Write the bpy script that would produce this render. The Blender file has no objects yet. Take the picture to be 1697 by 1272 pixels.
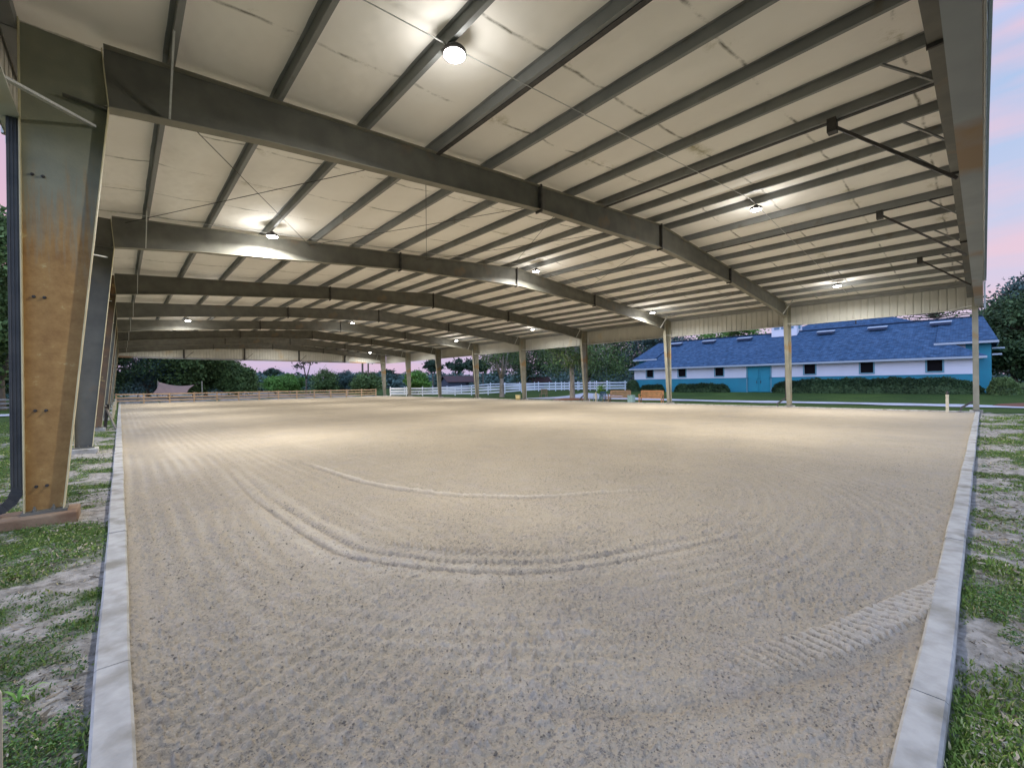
import bpy, math, random
import numpy as np
from mathutils import Vector, Matrix
rad = math.radians
SC = bpy.context.scene
COL = SC.collection

# ------------------------------------------------------------------ camera
TH, PI_, RO, FPX, CH = rad(42.366), rad(-0.037), rad(-0.708), 712.42, 1.61
F = Vector((math.sin(TH), math.cos(TH), 0)); R = Vector((math.cos(TH), -math.sin(TH), 0)); Z = Vector((0, 0, 1))
F2 = F*math.cos(PI_)+Z*math.sin(PI_); U2 = -F*math.sin(PI_)+Z*math.cos(PI_)
R3 = R*math.cos(RO)+U2*math.sin(RO); U3 = -R*math.sin(RO)+U2*math.cos(RO)
cd = bpy.data.cameras.new('camera'); cam = bpy.data.objects.new('camera', cd); COL.objects.link(cam)
M = Matrix.Identity(4)
for r in range(3):
    M[r][0], M[r][1], M[r][2] = R3[r], U3[r], -F2[r]
M[2][3] = CH
cam.matrix_world = M
cd.sensor_width = 36; cd.lens = FPX/1697*36; cd.clip_start = 0.05; cd.clip_end = 5000
SC.camera = cam

# ------------------------------------------------------------------ exposure, world, sun
SC.view_settings.view_transform = 'Standard'; SC.view_settings.look = 'None'
SC.view_settings.exposure = 0.2; SC.view_settings.gamma = 1.0
SC.view_settings.use_curve_mapping = False
SC.cycles.use_denoising = True
SC.cycles.max_bounces = 8; SC.cycles.diffuse_bounces = 5; SC.cycles.glossy_bounces = 3
SC.cycles.transparent_max_bounces = 4; SC.cycles.sample_clamp_indirect = 6
SUN_EL, SUN_AZ = rad(1.0), rad(250)
W = bpy.data.worlds.new('World'); SC.world = W; W.use_nodes = True
nt = W.node_tree; N = nt.nodes; K = nt.links
for n in list(N): N.remove(n)
out = N.new('ShaderNodeOutputWorld'); bg = N.new('ShaderNodeBackground'); K.new(bg.outputs[0], out.inputs[0])
sky = N.new('ShaderNodeTexSky'); sky.sky_type = 'NISHITA'; sky.sun_disc = False
sky.sun_elevation = SUN_EL; sky.sun_rotation = SUN_AZ; sky.air_density = 1.2; sky.dust_density = 1.5
tc = N.new('ShaderNodeTexCoord'); sep = N.new('ShaderNodeSeparateXYZ'); K.new(tc.outputs['Generated'], sep.inputs[0])
ramp = N.new('ShaderNodeValToRGB'); K.new(sep.outputs[2], ramp.inputs[0])
cr = ramp.color_ramp
cr.elements[0].position = 0.0; cr.elements[0].color = (.50, .43, .66, 1)
cr.elements[1].position = 1.0; cr.elements[1].color = (.60, .95, 1.75, 1)
for pz, c in [(.04, (.56, .48, .69, 1)), (.13, (.62, .53, .71, 1)), (.26, (.50, .54, .75, 1)), (.45, (.32, .50, .77, 1)), (.65, (.50, .75, 1.25, 1))]:
    e = cr.elements.new(pz); e.color = c
# long flat pink dusk clouds
mp = N.new('ShaderNodeMapping'); mp.inputs['Scale'].default_value = (2.2, 2.2, 11); K.new(tc.outputs['Generated'], mp.inputs[0])
nz = N.new('ShaderNodeTexNoise'); nz.inputs['Scale'].default_value = 1.3; nz.inputs['Detail'].default_value = 4; K.new(mp.outputs[0], nz.inputs[0])
cr2 = N.new('ShaderNodeValToRGB'); K.new(nz.outputs[0], cr2.inputs[0])
cr2.color_ramp.elements[0].position = .44; cr2.color_ramp.elements[1].position = .66
cr2.color_ramp.elements[1].color = (.8, .8, .8, 1)
mx = N.new('ShaderNodeMix'); mx.data_type = 'RGBA'; K.new(cr2.outputs[0], mx.inputs[0])
K.new(ramp.outputs[0], mx.inputs[6]); mx.inputs[7].default_value = (.74, .52, .64, 1)
# afterglow low in the west (behind the left columns)
dot = N.new('ShaderNodeVectorMath'); dot.operation = 'DOT_PRODUCT'; K.new(tc.outputs['Generated'], dot.inputs[0])
dot.inputs[1].default_value = Vector((-.55, .80, .22)).normalized()
mr = N.new('ShaderNodeMapRange'); K.new(dot.outputs['Value'], mr.inputs[0])
mr.inputs[1].default_value = .80; mr.inputs[2].default_value = 1.0; mr.inputs[3].default_value = 0; mr.inputs[4].default_value = .9
mx2 = N.new('ShaderNodeMix'); mx2.data_type = 'RGBA'; K.new(mr.outputs[0], mx2.inputs[0])
K.new(mx.outputs[2], mx2.inputs[6]); mx2.inputs[7].default_value = (.95, .36, .38, 1)
# unseen sky behind the viewer, brightened to light the barn front and sand
dt2 = N.new('ShaderNodeVectorMath'); dt2.operation = 'DOT_PRODUCT'; K.new(tc.outputs['Generated'], dt2.inputs[0])
dt2.inputs[1].default_value = Vector((-.86, -.42, .28)).normalized()
mr3 = N.new('ShaderNodeMapRange'); K.new(dt2.outputs['Value'], mr3.inputs[0])
mr3.inputs[1].default_value = .15; mr3.inputs[2].default_value = .95
mx3 = N.new('ShaderNodeMix'); mx3.data_type = 'RGBA'; K.new(mr3.outputs[0], mx3.inputs[0])
K.new(mx2.outputs[2], mx3.inputs[6]); mx3.inputs[7].default_value = (1.05, 1.45, 2.35, 1)
ad = N.new('ShaderNodeMix'); ad.data_type = 'RGBA'; ad.blend_type = 'ADD'; ad.inputs[0].default_value = .05
K.new(mx3.outputs[2], ad.inputs[6]); K.new(sky.outputs[0], ad.inputs[7])
K.new(ad.outputs[2], bg.inputs[0]); bg.inputs[1].default_value = .92

sl = bpy.data.lights.new('sun', 'SUN'); sl.energy = .10; sl.angle = rad(15); sl.color = (1, .80, .75)
so = bpy.data.objects.new('sun', sl); COL.objects.link(so)
so.rotation_euler = (rad(78), 0, rad(-70)); so.location = (0, 0, 60)

# ------------------------------------------------------------------ helpers
def link(o, parent=None):
    COL.objects.link(o)
    if parent: o.parent = parent
    return o
def tag(o, label=None, cat=None, group=None, kind=None):
    if label: o['label'] = label
    if cat: o['category'] = cat
    if group: o['group'] = group
    if kind: o['kind'] = kind
    return o
def thing(name, label, cat, loc=(0, 0, 0), rz=0, group=None):
    o = bpy.data.objects.new(name, None); o.empty_display_size = .1
    link(o); o.location = loc; o.rotation_euler = (0, 0, rz)
    return tag(o, label, cat, group)
def npmesh(name, v, f, mat=None, parent=None, smooth=False, uvattr=None):
    me = bpy.data.meshes.new(name); v = np.asarray(v, np.float32); f = np.asarray(f, np.int32)
    k = f.shape[1]
    me.vertices.add(len(v)); me.vertices.foreach_set('co', v.ravel())
    me.loops.add(f.size); me.loops.foreach_set('vertex_index', f.ravel())
    me.polygons.add(len(f)); me.polygons.foreach_set('loop_start', np.arange(0, f.size, k, dtype=np.int32))
    if smooth: me.polygons.foreach_set('use_smooth', np.ones(len(f), bool))
    if uvattr is not None and isinstance(uvattr, tuple):
        a = me.attributes.new(uvattr[0], 'FLOAT', 'POINT'); a.data.foreach_set('value', np.asarray(uvattr[1], np.float32).ravel())
    elif uvattr is not None:
        a = me.attributes.new('grass', 'FLOAT', 'POINT'); a.data.foreach_set('value', np.asarray(uvattr, np.float32).ravel())
    me.update(calc_edges=True)
    if mat: me.materials.append(mat)
    return link(bpy.data.objects.new(name, me), parent)
class MB:
    def __init__(s): s.v = []; s.f = []
    def add(s, v, f):
        b = len(s.v); s.v += [tuple(p) for p in v]; s.f += [tuple(i+b for i in q) for q in f]; return s
    def box(s, x0, x1, y0, y1, z0, z1):
        if x0 > x1: x0, x1 = x1, x0
        return s.add([(x0,y0,z0),(x1,y0,z0),(x1,y1,z0),(x0,y1,z0),(x0,y0,z1),(x1,y0,z1),(x1,y1,z1),(x0,y1,z1)],
                     [(3,2,1,0),(4,5,6,7),(0,1,5,4),(1,2,6,5),(2,3,7,6),(3,0,4,7)])
    def bar(s, a, b, w, h, up=(0, 0, 1)):
        a = Vector(a); b = Vector(b); d = (b-a).normalized(); u = Vector(up)
        if abs(d.dot(u)) > .98: u = Vector((0, 1, 0))
        x = d.cross(u).normalized()*w/2; y = x.cross(d).normalized()*h/2
        vs = [a-x-y, a+x-y, a+x+y, a-x+y, b-x-y, b+x-y, b+x+y, b-x+y]
        return s.add(vs, [(0,3,2,1),(4,5,6,7),(0,1,5,4),(1,2,6,5),(2,3,7,6),(3,0,4,7)])
    def tube(s, pts, rs, n=8):
        pts = [Vector(p) for p in pts]
        if not hasattr(rs, '__len__'): rs = [rs]*len(pts)
        vs = []; fs = []; ref = None
        for i, p in enumerate(pts):
            d = (pts[min(i+1, len(pts)-1)]-pts[max(i-1, 0)]).normalized()
            if ref is None:
                ref = Vector((1, 0, 0)) if abs(d.x) < .9 else Vector((0, 1, 0))
            x = (ref-d*ref.dot(d)).normalized(); y = d.cross(x); ref = x
            for k in range(n):
                t = 2*math.pi*k/n; vs.append(p+(x*math.cos(t)+y*math.sin(t))*rs[i])
        for i in range(len(pts)-1):
            for k in range(n):
                fs.append((i*n+k, i*n+(k+1) % n, (i+1)*n+(k+1) % n, (i+1)*n+k))
        fs.append(tuple(range(n-1, -1, -1))); fs.append(tuple((len(pts)-1)*n+k for k in range(n)))
        return s.add(vs, fs)
    def lathe(s, prof, n=20, c=(0, 0, 0)):
        vs = []; fs = []
        for (r, z) in prof:
            for k in range(n):
                t = 2*math.pi*k/n; vs.append((c[0]+r*math.cos(t), c[1]+r*math.sin(t), c[2]+z))
        for i in range(len(prof)-1):
            for k in range(n): fs.append((i*n+k, i*n+(k+1) % n, (i+1)*n+(k+1) % n, (i+1)*n+k))
        fs.append(tuple(range(n-1, -1, -1))); fs.append(tuple((len(prof)-1)*n+k for k in range(n)))
        return s.add(vs, fs)
    def quadstrip(s, a, b):   # two polylines -> quads
        n = len(a); return s.add(list(a)+list(b), [(i, i+1, n+i+1, n+i) for i in range(n-1)])
    def prism(s, poly, d):    # poly list of 3D points, extruded by vector d
        n = len(poly); q = [Vector(p)+Vector(d) for p in poly]
        return s.add(list(poly)+q, [tuple(range(n-1, -1, -1)), tuple(range(n, 2*n))]+[(i, (i+1) % n, n+(i+1) % n, n+i) for i in range(n)])
    def build(s, name, mat, parent=None, smooth=False, bevel=0):
        me = bpy.data.meshes.new(name); me.from_pydata(s.v, [], s.f); me.materials.append(mat)
        if smooth: me.polygons.foreach_set('use_smooth', [True]*len(me.polygons))
        me.update(); o = link(bpy.data.objects.new(name, me), parent)
        if bevel:
            m = o.modifiers.new('bevel', 'BEVEL'); m.width = bevel; m.segments = 2; m.limit_method = 'ANGLE'
        return o
def dup(o, loc=None, rz=None, parent=None, label=None, scale=None):
    c = o.copy(); COL.objects.link(c)
    if parent is not None: c.parent = parent
    if loc is not None: c.location = loc
    if rz is not None: c.rotation_euler = (0, 0, rz)
    if scale is not None: c.scale = scale
    if label: c['label'] = label
    for ch in list(o.children): dup(ch, parent=c)
    return c

# value noise in numpy
def vn(x, y, seed=0):
    xi = np.floor(x).astype(np.int64); yi = np.floor(y).astype(np.int64); fx = x-xi; fy = y-yi
    fx = fx*fx*(3-2*fx); fy = fy*fy*(3-2*fy)
    def h(a, b):
        n = (a*374761393+b*668265263+seed*982451653) & 0x7fffffff
        n = ((n ^ (n >> 13))*1274126177) & 0x7fffffff
        return ((n ^ (n >> 16)) & 0xffff)/65535.0
    return (h(xi, yi)*(1-fx)+h(xi+1, yi)*fx)*(1-fy)+(h(xi, yi+1)*(1-fx)+h(xi+1, yi+1)*fx)*fy
def fbm(x, y, s, o=4, seed=0):
    r = 0; a = .5; t = 0
    for k in range(o):
        r = r+a*vn(x*s, y*s, seed+k*7); t += a; a *= .5; s *= 2.1
    return r/t

# ------------------------------------------------------------------ materials
def mat(name, col, rough=.7, metal=0, spec=.3):
    m = bpy.data.materials.new(name); m.use_nodes = True
    b = m.node_tree.nodes['Principled BSDF']
    b.inputs['Base Color'].default_value = (*col, 1); b.inputs['Roughness'].default_value = rough
    b.inputs['Metallic'].default_value = metal; b.inputs['Specular IOR Level'].default_value = spec
    return m
def nmat(name, c1, c2, scale=3, rough=.7, bump=0, bscale=None, metal=0, stretch=(1, 1, 1), detail=6, lo=.35, hi=.65, spec=.3, bdist=.01, extra=None):
    """two-tone noisy paint/soil/metal; extra=(colour, scale, lo, hi) adds blotches"""
    m = mat(name, c1, rough, metal, spec); t = m.node_tree; n = t.nodes; b = n['Principled BSDF']
    tc = n.new('ShaderNodeTexCoord'); mp = n.new('ShaderNodeMapping'); mp.inputs['Scale'].default_value = stretch
    t.links.new(tc.outputs['Object'], mp.inputs[0])
    nz = n.new('ShaderNodeTexNoise'); nz.inputs['Scale'].default_value = scale; nz.inputs['Detail'].default_value = detail
    t.links.new(mp.outputs[0], nz.inputs[0])
    r = n.new('ShaderNodeValToRGB'); t.links.new(nz.outputs[0], r.inputs[0])
    r.color_ramp.elements[0].position = lo; r.color_ramp.elements[1].position = hi
    r.color_ramp.elements[0].color = (*c1, 1); r.color_ramp.elements[1].color = (*c2, 1)
    colout = r.outputs[0]
    if extra:
        n2 = n.new('ShaderNodeTexNoise'); n2.inputs['Scale'].default_value = extra[1]; n2.inputs['Detail'].default_value = 5
        t.links.new(mp.outputs[0], n2.inputs[0])
        r2 = n.new('ShaderNodeMapRange'); t.links.new(n2.outputs[0], r2.inputs[0]); r2.inputs[1].default_value = extra[2]; r2.inputs[2].default_value = extra[3]
        mx = n.new('ShaderNodeMix'); mx.data_type = 'RGBA'; t.links.new(r2.outputs[0], mx.inputs[0])
        t.links.new(colout, mx.inputs[6]); mx.inputs[7].default_value = (*extra[0], 1); colout = mx.outputs[2]
    t.links.new(colout, b.inputs['Base Color'])
    if bump:
        nb = n.new('ShaderNodeTexNoise'); nb.inputs['Scale'].default_value = bscale or scale*4; nb.inputs['Detail'].default_value = 4
        t.links.new(mp.outputs[0], nb.inputs[0])
        bp = n.new('ShaderNodeBump'); bp.inputs['Strength'].default_value = bump; bp.inputs['Distance'].default_value = bdist
        t.links.new(nb.outputs[0], bp.inputs['Height']); t.links.new(bp.outputs[0], b.inputs['Normal'])
    return m
def leafmat(name, a, c):
    m = mat(name, a, .65, 0, .25); t = m.node_tree; n = t.nodes; b = n['Principled BSDF']
    g = n.new('ShaderNodeNewGeometry'); r = n.new('ShaderNodeValToRGB')
    t.links.new(g.outputs['Random Per Island'], r.inputs[0])
    r.color_ramp.elements[0].color = (*a, 1); r.color_ramp.elements[1].color = (*c, 1)
    tc = n.new('ShaderNodeTexCoord'); nz = n.new('ShaderNodeTexNoise'); nz.inputs['Scale'].default_value = .6; t.links.new(tc.outputs['Object'], nz.inputs[0])
    mr = n.new('ShaderNodeMapRange'); t.links.new(nz.outputs[0], mr.inputs[0]); mr.inputs[1].default_value = .3; mr.inputs[2].default_value = .7; mr.inputs[3].default_value = .6; mr.inputs[4].default_value = 1.35
    mu = n.new('ShaderNodeMix'); mu.data_type = 'RGBA'; mu.blend_type = 'MULTIPLY'; mu.inputs[0].default_value = 1
    t.links.new(r.outputs[0], mu.inputs[6]); t.links.new(mr.outputs[0], mu.inputs[7]); t.links.new(mu.outputs[2], b.inputs['Base Color'])
    return m

m_steel = nmat('steel_primer', (.115, .112, .095), (.155, .15, .125), 2.5, .55, .15, 30, extra=((.24, .15, .08), 1.3, .60, .80))
m_steelr = nmat('olive_steel', (.27, .26, .205), (.20, .19, .145), 1.6, .55, .15, 30, extra=((.26, .17, .08), 1.3, .55, .7))
m_rust = nmat('rusty_steel', (.24, .14, .075), (.15, .11, .075), 2.2, .6, .25, 40, extra=((.42, .30, .12), 5, .60, .72))
m_galv = nmat('galvanised', (.42, .42, .40), (.50, .50, .48), 20, .45, metal=.0)
m_purlin = nmat('purlin_primer', (.18, .185, .18), (.235, .24, .23), 1.2, .5, .1, 25, extra=((.16, .14, .11), 2.5, .6, .78))
m_dark = nmat('dark_bracket', (.045, .042, .04), (.07, .065, .06), 8, .6)
m_panel = nmat('tan_wall_panel', (.47, .465, .42), (.53, .52, .47), .9, .5, extra=((.50, .36, .16), .45, .62, .78))
m_down = nmat('dark_downspout', (.05, .05, .05), (.08, .078, .072), 4, .4)
m_conc = nmat('kerb_concrete', (.31, .30, .275), (.40, .385, .355), 9, .85, .4, 60, extra=((.20, .185, .15), 3.0, .50, .68), bdist=.006)
m_foot = nmat('stained_footing', (.17, .10, .06), (.28, .20, .13), 3, .85, .4, 40)
m_fence = nmat('oak_rail_wood', (.50, .35, .22), (.36, .25, .16), 3, .8, .3, 20, stretch=(1, 6, 6))
m_fence2 = nmat('weathered_rail_wood', (.20, .19, .18), (.30, .28, .26), 3, .85)
m_white = nmat('white_vinyl', (.78, .79, .82), (.70, .72, .76), 1.5, .45)
m_teal = nmat('teal_paint', (.035, .28, .37), (.04, .24, .33), 1.2, .6, .1, 20)
m_tealtrim = mat('teal_trim', (.16, .33, .40), .6)
m_trim = mat('grey_trim', (.42, .47, .52), .6)
m_glass = mat('dark_window', (.006, .005, .006), .6, 0, .1)
m_bark = nmat('bark', (.19, .15, .11), (.11, .09, .07), 6, .9, .6, 20, stretch=(1, 1, .3), bdist=.03)
m_barkl = nmat('pale_bark', (.34, .30, .25), (.22, .19, .15), 5, .9, .6, 20, stretch=(1, 1, .3), bdist=.03)
m_bench = nmat('orange_teak', (.42, .21, .10), (.32, .15, .07), 6, .6, .2, 30)
m_bench2 = nmat('weathered_teak', (.34, .21, .13), (.24, .16, .11), 6, .7, .2, 30)
m_sail = nmat('tan_sailcloth', (.36, .22, .16), (.30, .19, .14), 2, .8)
m_blueplastic = mat('navy_plastic', (.02, .06, .13), .5)
m_bin = nmat('sage_bin_plastic', (.20, .32, .33), (.26, .38, .38), 6, .5)
m_cream = nmat('cream_post', (.55, .50, .38), (.44, .38, .27), 5, .8)
m_yellow = nmat('pale_yellow_tub', (.62, .52, .26), (.52, .42, .2), 4, .6)
m_shedw = nmat('shed_boards', (.07, .085, .12), (.10, .11, .15), 3, .85, stretch=(6, 6, 1))
m_shedr = nmat('shed_rust_roof', (.10, .05, .045), (.07, .045, .045), 2, .8)
m_moss = leafmat('hanging_moss', (.13, .15, .12), (.22, .24, .2))
L_oak = leafmat('oak_leaves', (0.065, 0.111, 0.036), (0.169, 0.247, 0.078))
L_dark = leafmat('dark_leaves', (0.033, 0.065, 0.029), (0.098, 0.156, 0.058))
L_pine = leafmat('pine_needles', (0.026, 0.052, 0.033), (0.058, 0.098, 0.058))
L_brt = leafmat('bright_leaves', (0.091, 0.208, 0.039), (0.208, 0.377, 0.078))
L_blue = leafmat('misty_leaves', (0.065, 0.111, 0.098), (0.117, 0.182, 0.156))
L_hedge = leafmat('hedge_leaves', (0.016, 0.036, 0.015), (0.045, 0.087, 0.032))
L_grass = leafmat('grass_blades', (.09, .15, .022), (.24, .31, .06))
_r = [q for q in L_grass.node_tree.nodes if q.type == 'VALTORGB'][0].color_ramp
_e = _r.elements.new(.80); _e.color = (.17, .25, .05, 1); _r.elements[2].color = (.42, .36, .20, 1)
L_weed = leafmat('weed_leaves', (.045, .11, .03), (.13, .22, .06))

def mk_ceiling():
    m = mat('white_faced_insulation', (.8,.78,.73), .8, 0, .2); t = m.node_tree; n = t.nodes; b = n['Principled BSDF']; k = t.links
    tc = n.new('ShaderNodeTexCoord')
    # soft tonal drift
    nz = n.new('ShaderNodeTexNoise'); nz.inputs['Scale'].default_value = .5; nz.inputs['Detail'].default_value = 4; k.new(tc.outputs['Object'], nz.inputs[0])
    r = n.new('ShaderNodeValToRGB'); k.new(nz.outputs[0], r.inputs[0]); r.color_ramp.elements[0].color = (.80, .765, .70, 1); r.color_ramp.elements[1].color = (.88, .85, .79, 1)
    r.color_ramp.elements[0].position = .3; r.color_ramp.elements[1].position = .7
    # mildew along the blanket seams (lines running across the building every 1.83 m)
    sp = n.new('ShaderNodeSeparateXYZ'); k.new(tc.outputs['Object'], sp.inputs[0])
    n3 = n.new('ShaderNodeTexNoise'); n3.inputs['Scale'].default_value = 2.0; n3.inputs['Detail'].default_value = 3; k.new(tc.outputs['Object'], n3.inputs[0])
    a0 = n.new('ShaderNodeMath'); a0.operation = 'MULTIPLY_ADD'; k.new(n3.outputs[0], a0.inputs[0]); a0.inputs[1].default_value = .12; k.new(sp.outputs[1], a0.inputs[2])
    a1 = n.new('ShaderNodeMath'); a1.operation = 'DIVIDE'; k.new(a0.outputs[0], a1.inputs[0]); a1.inputs[1].default_value = 1.83
    a2 = n.new('ShaderNodeMath'); a2.operation = 'FRACT'; k.new(a1.outputs[0], a2.inputs[0])
    a3 = n.new('ShaderNodeMath'); a3.operation = 'SUBTRACT'; k.new(a2.outputs[0], a3.inputs[0]); a3.inputs[1].default_value = .5
    a4 = n.new('ShaderNodeMath'); a4.operation = 'ABSOLUTE'; k.new(a3.outputs[0], a4.inputs[0])
    ln = n.new('ShaderNodeMapRange'); k.new(a4.outputs[0], ln.inputs[0]); ln.inputs[1].default_value = .002; ln.inputs[2].default_value = .022; ln.inputs[3].default_value = 1; ln.inputs[4].default_value = 0
    n4 = n.new('ShaderNodeTexNoise'); n4.inputs['Scale'].default_value = .8; n4.inputs['Detail'].default_value = 8; n4.inputs['Roughness'].default_value = .75; k.new(tc.outputs['Object'], n4.inputs[0])
    g4 = n.new('ShaderNodeMapRange'); k.new(n4.outputs[0], g4.inputs[0]); g4.inputs[1].default_value = .44; g4.inputs[2].default_value = .58
    mm = n.new('ShaderNodeMath'); mm.operation = 'MULTIPLY'; k.new(ln.outputs[0], mm.inputs[0]); k.new(g4.outputs[0], mm.inputs[1])
    # wider green mildew blotches, rare
    n5 = n.new('ShaderNodeTexNoise'); n5.inputs['Scale'].default_value = .9; n5.inputs['Detail'].default_value = 7; n5.inputs['Roughness'].default_value = .8
    mp = n.new('ShaderNodeMapping'); mp.inputs['Location'].default_value = (5, 3, 0); k.new(tc.outputs['Object'], mp.inputs[0]); k.new(mp.outputs[0], n5.inputs[0])
    g5 = n.new('ShaderNodeMapRange'); k.new(n5.outputs[0], g5.inputs[0]); g5.inputs[1].default_value = .56; g5.inputs[2].default_value = .70; g5.inputs[4].default_value = .7
    l2 = n.new('ShaderNodeMapRange'); k.new(a4.outputs[0], l2.inputs[0]); l2.inputs[1].default_value = .02; l2.inputs[2].default_value = .16; l2.inputs[3].default_value = 1; l2.inputs[4].default_value = 0
    m5 = n.new('ShaderNodeMath'); m5.operation = 'MULTIPLY'; k.new(g5.outputs[0], m5.inputs[0]); k.new(l2.outputs[0], m5.inputs[1])
    mxa = n.new('ShaderNodeMix'); mxa.data_type = 'RGBA'; k.new(mm.outputs[0], mxa.inputs[0]); k.new(r.outputs[0], mxa.inputs[6]); mxa.inputs[7].default_value = (.20, .19, .15, 1)
    mxb = n.new('ShaderNodeMix'); mxb.data_type = 'RGBA'; k.new(m5.outputs[0], mxb.inputs[0]); k.new(mxa.outputs[2], mxb.inputs[6]); mxb.inputs[7].default_value = (.30, .27, .11, 1)
    k.new(mxb.outputs[2], b.inputs['Base Color'])
    bp = n.new('ShaderNodeBump'); bp.inputs['Strength'].default_value = .5; bp.inputs['Distance'].default_value = .10
    n6 = n.new('ShaderNodeTexNoise'); n6.inputs['Scale'].default_value = 1.6; k.new(tc.outputs['Object'], n6.inputs[0])
    k.new(n6.outputs[0], bp.inputs['Height']); k.new(bp.outputs[0], b.inputs['Normal'])
    return m
m_ceil = mk_ceiling()

def mk_sand():
    m = mat('arena_sand', (.40, .33, .25), .95, 0, .1); t = m.node_tree; n = t.nodes; b = n['Principled BSDF']; k = t.links
    tc = n.new('ShaderNodeTexCoord')
    def noise(s, d=4, ro=.6):
        q = n.new('ShaderNodeTexNoise'); q.inputs['Scale'].default_value = s; q.inputs['Detail'].default_value = d; q.inputs['Roughness'].default_value = ro
        k.new(tc.outputs['Object'], q.inputs[0]); return q
    def rng(s, a, b_, c=0, d=1):
        q = n.new('ShaderNodeMapRange'); k.new(s, q.inputs[0]); q.inputs[1].default_value = a; q.inputs[2].default_value = b_; q.inputs[3].default_value = c; q.inputs[4].default_value = d; return q.outputs[0]
    def mix(f, a, c):
        q = n.new('ShaderNodeMix'); q.data_type = 'RGBA'; k.new(f, q.inputs[0])
        if isinstance(a, tuple): q.inputs[6].default_value = (*a, 1)
        else: k.new(a, q.inputs[6])
        q.inputs[7].default_value = (*c, 1); return q.outputs[2]
    c = mix(rng(noise(.35, 5).outputs[0], .35, .65), (.375, .318, .235), (.318, .274, .208))
    c = mix(rng(noise(3.5, 5).outputs[0], .48, .68, 0, .6), c, (.35, .305, .255))
    mu_ = n.new('ShaderNodeMath'); mu_.operation = 'MULTIPLY'; k.new(rng(noise(42, 4, .75).outputs[0], .52, .64, 0, .8), mu_.inputs[0]); k.new(rng(noise(1.3, 4, .6).outputs[0], .36, .62, .35, 1), mu_.inputs[1])
    c = mix(mu_.outputs[0], c, (.105, .092, .078))
    c = mix(rng(noise(90, 3).outputs[0], .57, .70, 0, .55), c, (.52, .46, .37))
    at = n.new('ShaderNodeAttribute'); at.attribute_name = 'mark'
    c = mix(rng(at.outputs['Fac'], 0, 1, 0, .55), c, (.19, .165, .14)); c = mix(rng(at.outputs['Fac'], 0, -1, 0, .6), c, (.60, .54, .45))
    # broad damp and dry drift
    c = mix(rng(noise(.8, 5, .65).outputs[0], .52, .72, 0, .35), c, (.26, .235, .215))
    k.new(c, b.inputs['Base Color'])
    b1 = n.new('ShaderNodeBump'); b1.inputs['Strength'].default_value = .8; b1.inputs['Distance'].default_value = .022; k.new(noise(32, 5, .7).outputs[0], b1.inputs['Height'])
    b2 = n.new('ShaderNodeBump'); b2.inputs['Strength'].default_value = .6; b2.inputs['Distance'].default_value = .006; k.new(noise(120, 3).outputs[0], b2.inputs['Height'])
    k.new(b1.outputs[0], b2.inputs['Normal']); k.new(b2.outputs[0], b.inputs['Normal'])
    return m
m_sand = mk_sand()

def mk_ground():
    m = mat('lawn_and_bare_soil', (.1, .15, .05), .95, 0, .1); t = m.node_tree; n = t.nodes; b = n['Principled BSDF']; k = t.links
    tc = n.new('ShaderNodeTexCoord'); at = n.new('ShaderNodeAttribute'); at.attribute_name = 'grass'
    def noise(s, d=4, ro=.6):
        q = n.new('ShaderNodeTexNoise'); q.inputs['Scale'].default_value = s; q.inputs['Detail'].default_value = d; q.inputs['Roughness'].default_value = ro
        k.new(tc.outputs['Object'], q.inputs[0]); return q
    soil = n.new('ShaderNodeValToRGB'); k.new(noise(9, 6, .7).outputs[0], soil.inputs[0])
    soil.color_ramp.elements[0].color = (.15, .135, .11, 1); soil.color_ramp.elements[1].color = (.38, .35, .31, 1); soil.color_ramp.elements[0].position = .35; soil.color_ramp.elements[1].position = .6
    gr = n.new('ShaderNodeValToRGB'); k.new(noise(14, 6, .75).outputs[0], gr.inputs[0])
    gr.color_ramp.elements[0].color = (.030, .060, .016, 1); gr.color_ramp.elements[1].color = (.085, .13, .036, 1); gr.color_ramp.elements[0].position = .3; gr.color_ramp.elements[1].position = .7
    g2 = n.new('ShaderNodeMix'); g2.data_type = 'RGBA'; g2.blend_type = 'MULTIPLY'; g2.inputs[0].default_value = 1; k.new(gr.outputs[0], g2.inputs[6])
    r3 = n.new('ShaderNodeValToRGB'); k.new(noise(.22, 5).outputs[0], r3.inputs[0]); r3.color_ramp.elements[0].color = (.65, .7, .7, 1); r3.color_ramp.elements[1].color = (1.15, 1.1, .9, 1); r3.color_ramp.elements[0].position = .35; r3.color_ramp.elements[1].position = .65
    k.new(r3.outputs[0], g2.inputs[7])
    ad = n.new('ShaderNodeMath'); ad.operation = 'MULTIPLY_ADD'; k.new(noise(22, 4, .8).outputs[0], ad.inputs[0]); ad.inputs[1].default_value = .7; k.new(at.outputs['Fac'], ad.inputs[2])
    mr = n.new('ShaderNodeMapRange'); k.new(ad.outputs[0], mr.inputs[0]); mr.inputs[1].default_value = .55; mr.inputs[2].default_value = 1.25
    mx = n.new('ShaderNodeMix'); mx.data_type = 'RGBA'; k.new(mr.outputs[0], mx.inputs[0]); k.new(soil.outputs[0], mx.inputs[6]); k.new(g2.outputs[2], mx.inputs[7])
    k.new(mx.outputs[2], b.inputs['Base Color'])
    bp = n.new('ShaderNodeBump'); bp.inputs['Strength'].default_value = .7; bp.inputs['Distance'].default_value = .03; k.new(noise(26, 6, .7).outputs[0], bp.inputs['Height']); k.new(bp.outputs[0], b.inputs['Normal'])
    return m
m_ground = mk_ground()
m_path = nmat('pale_gravel', (.44, .43, .45), (.56, .55, .57), 6, .95, .5, 60, extra=((.30, .30, .28), .8, .55, .75))
m_mulch = nmat('red_mulch', (.14, .06, .035), (.22, .10, .06), 20, .95, .8, 50)

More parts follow.
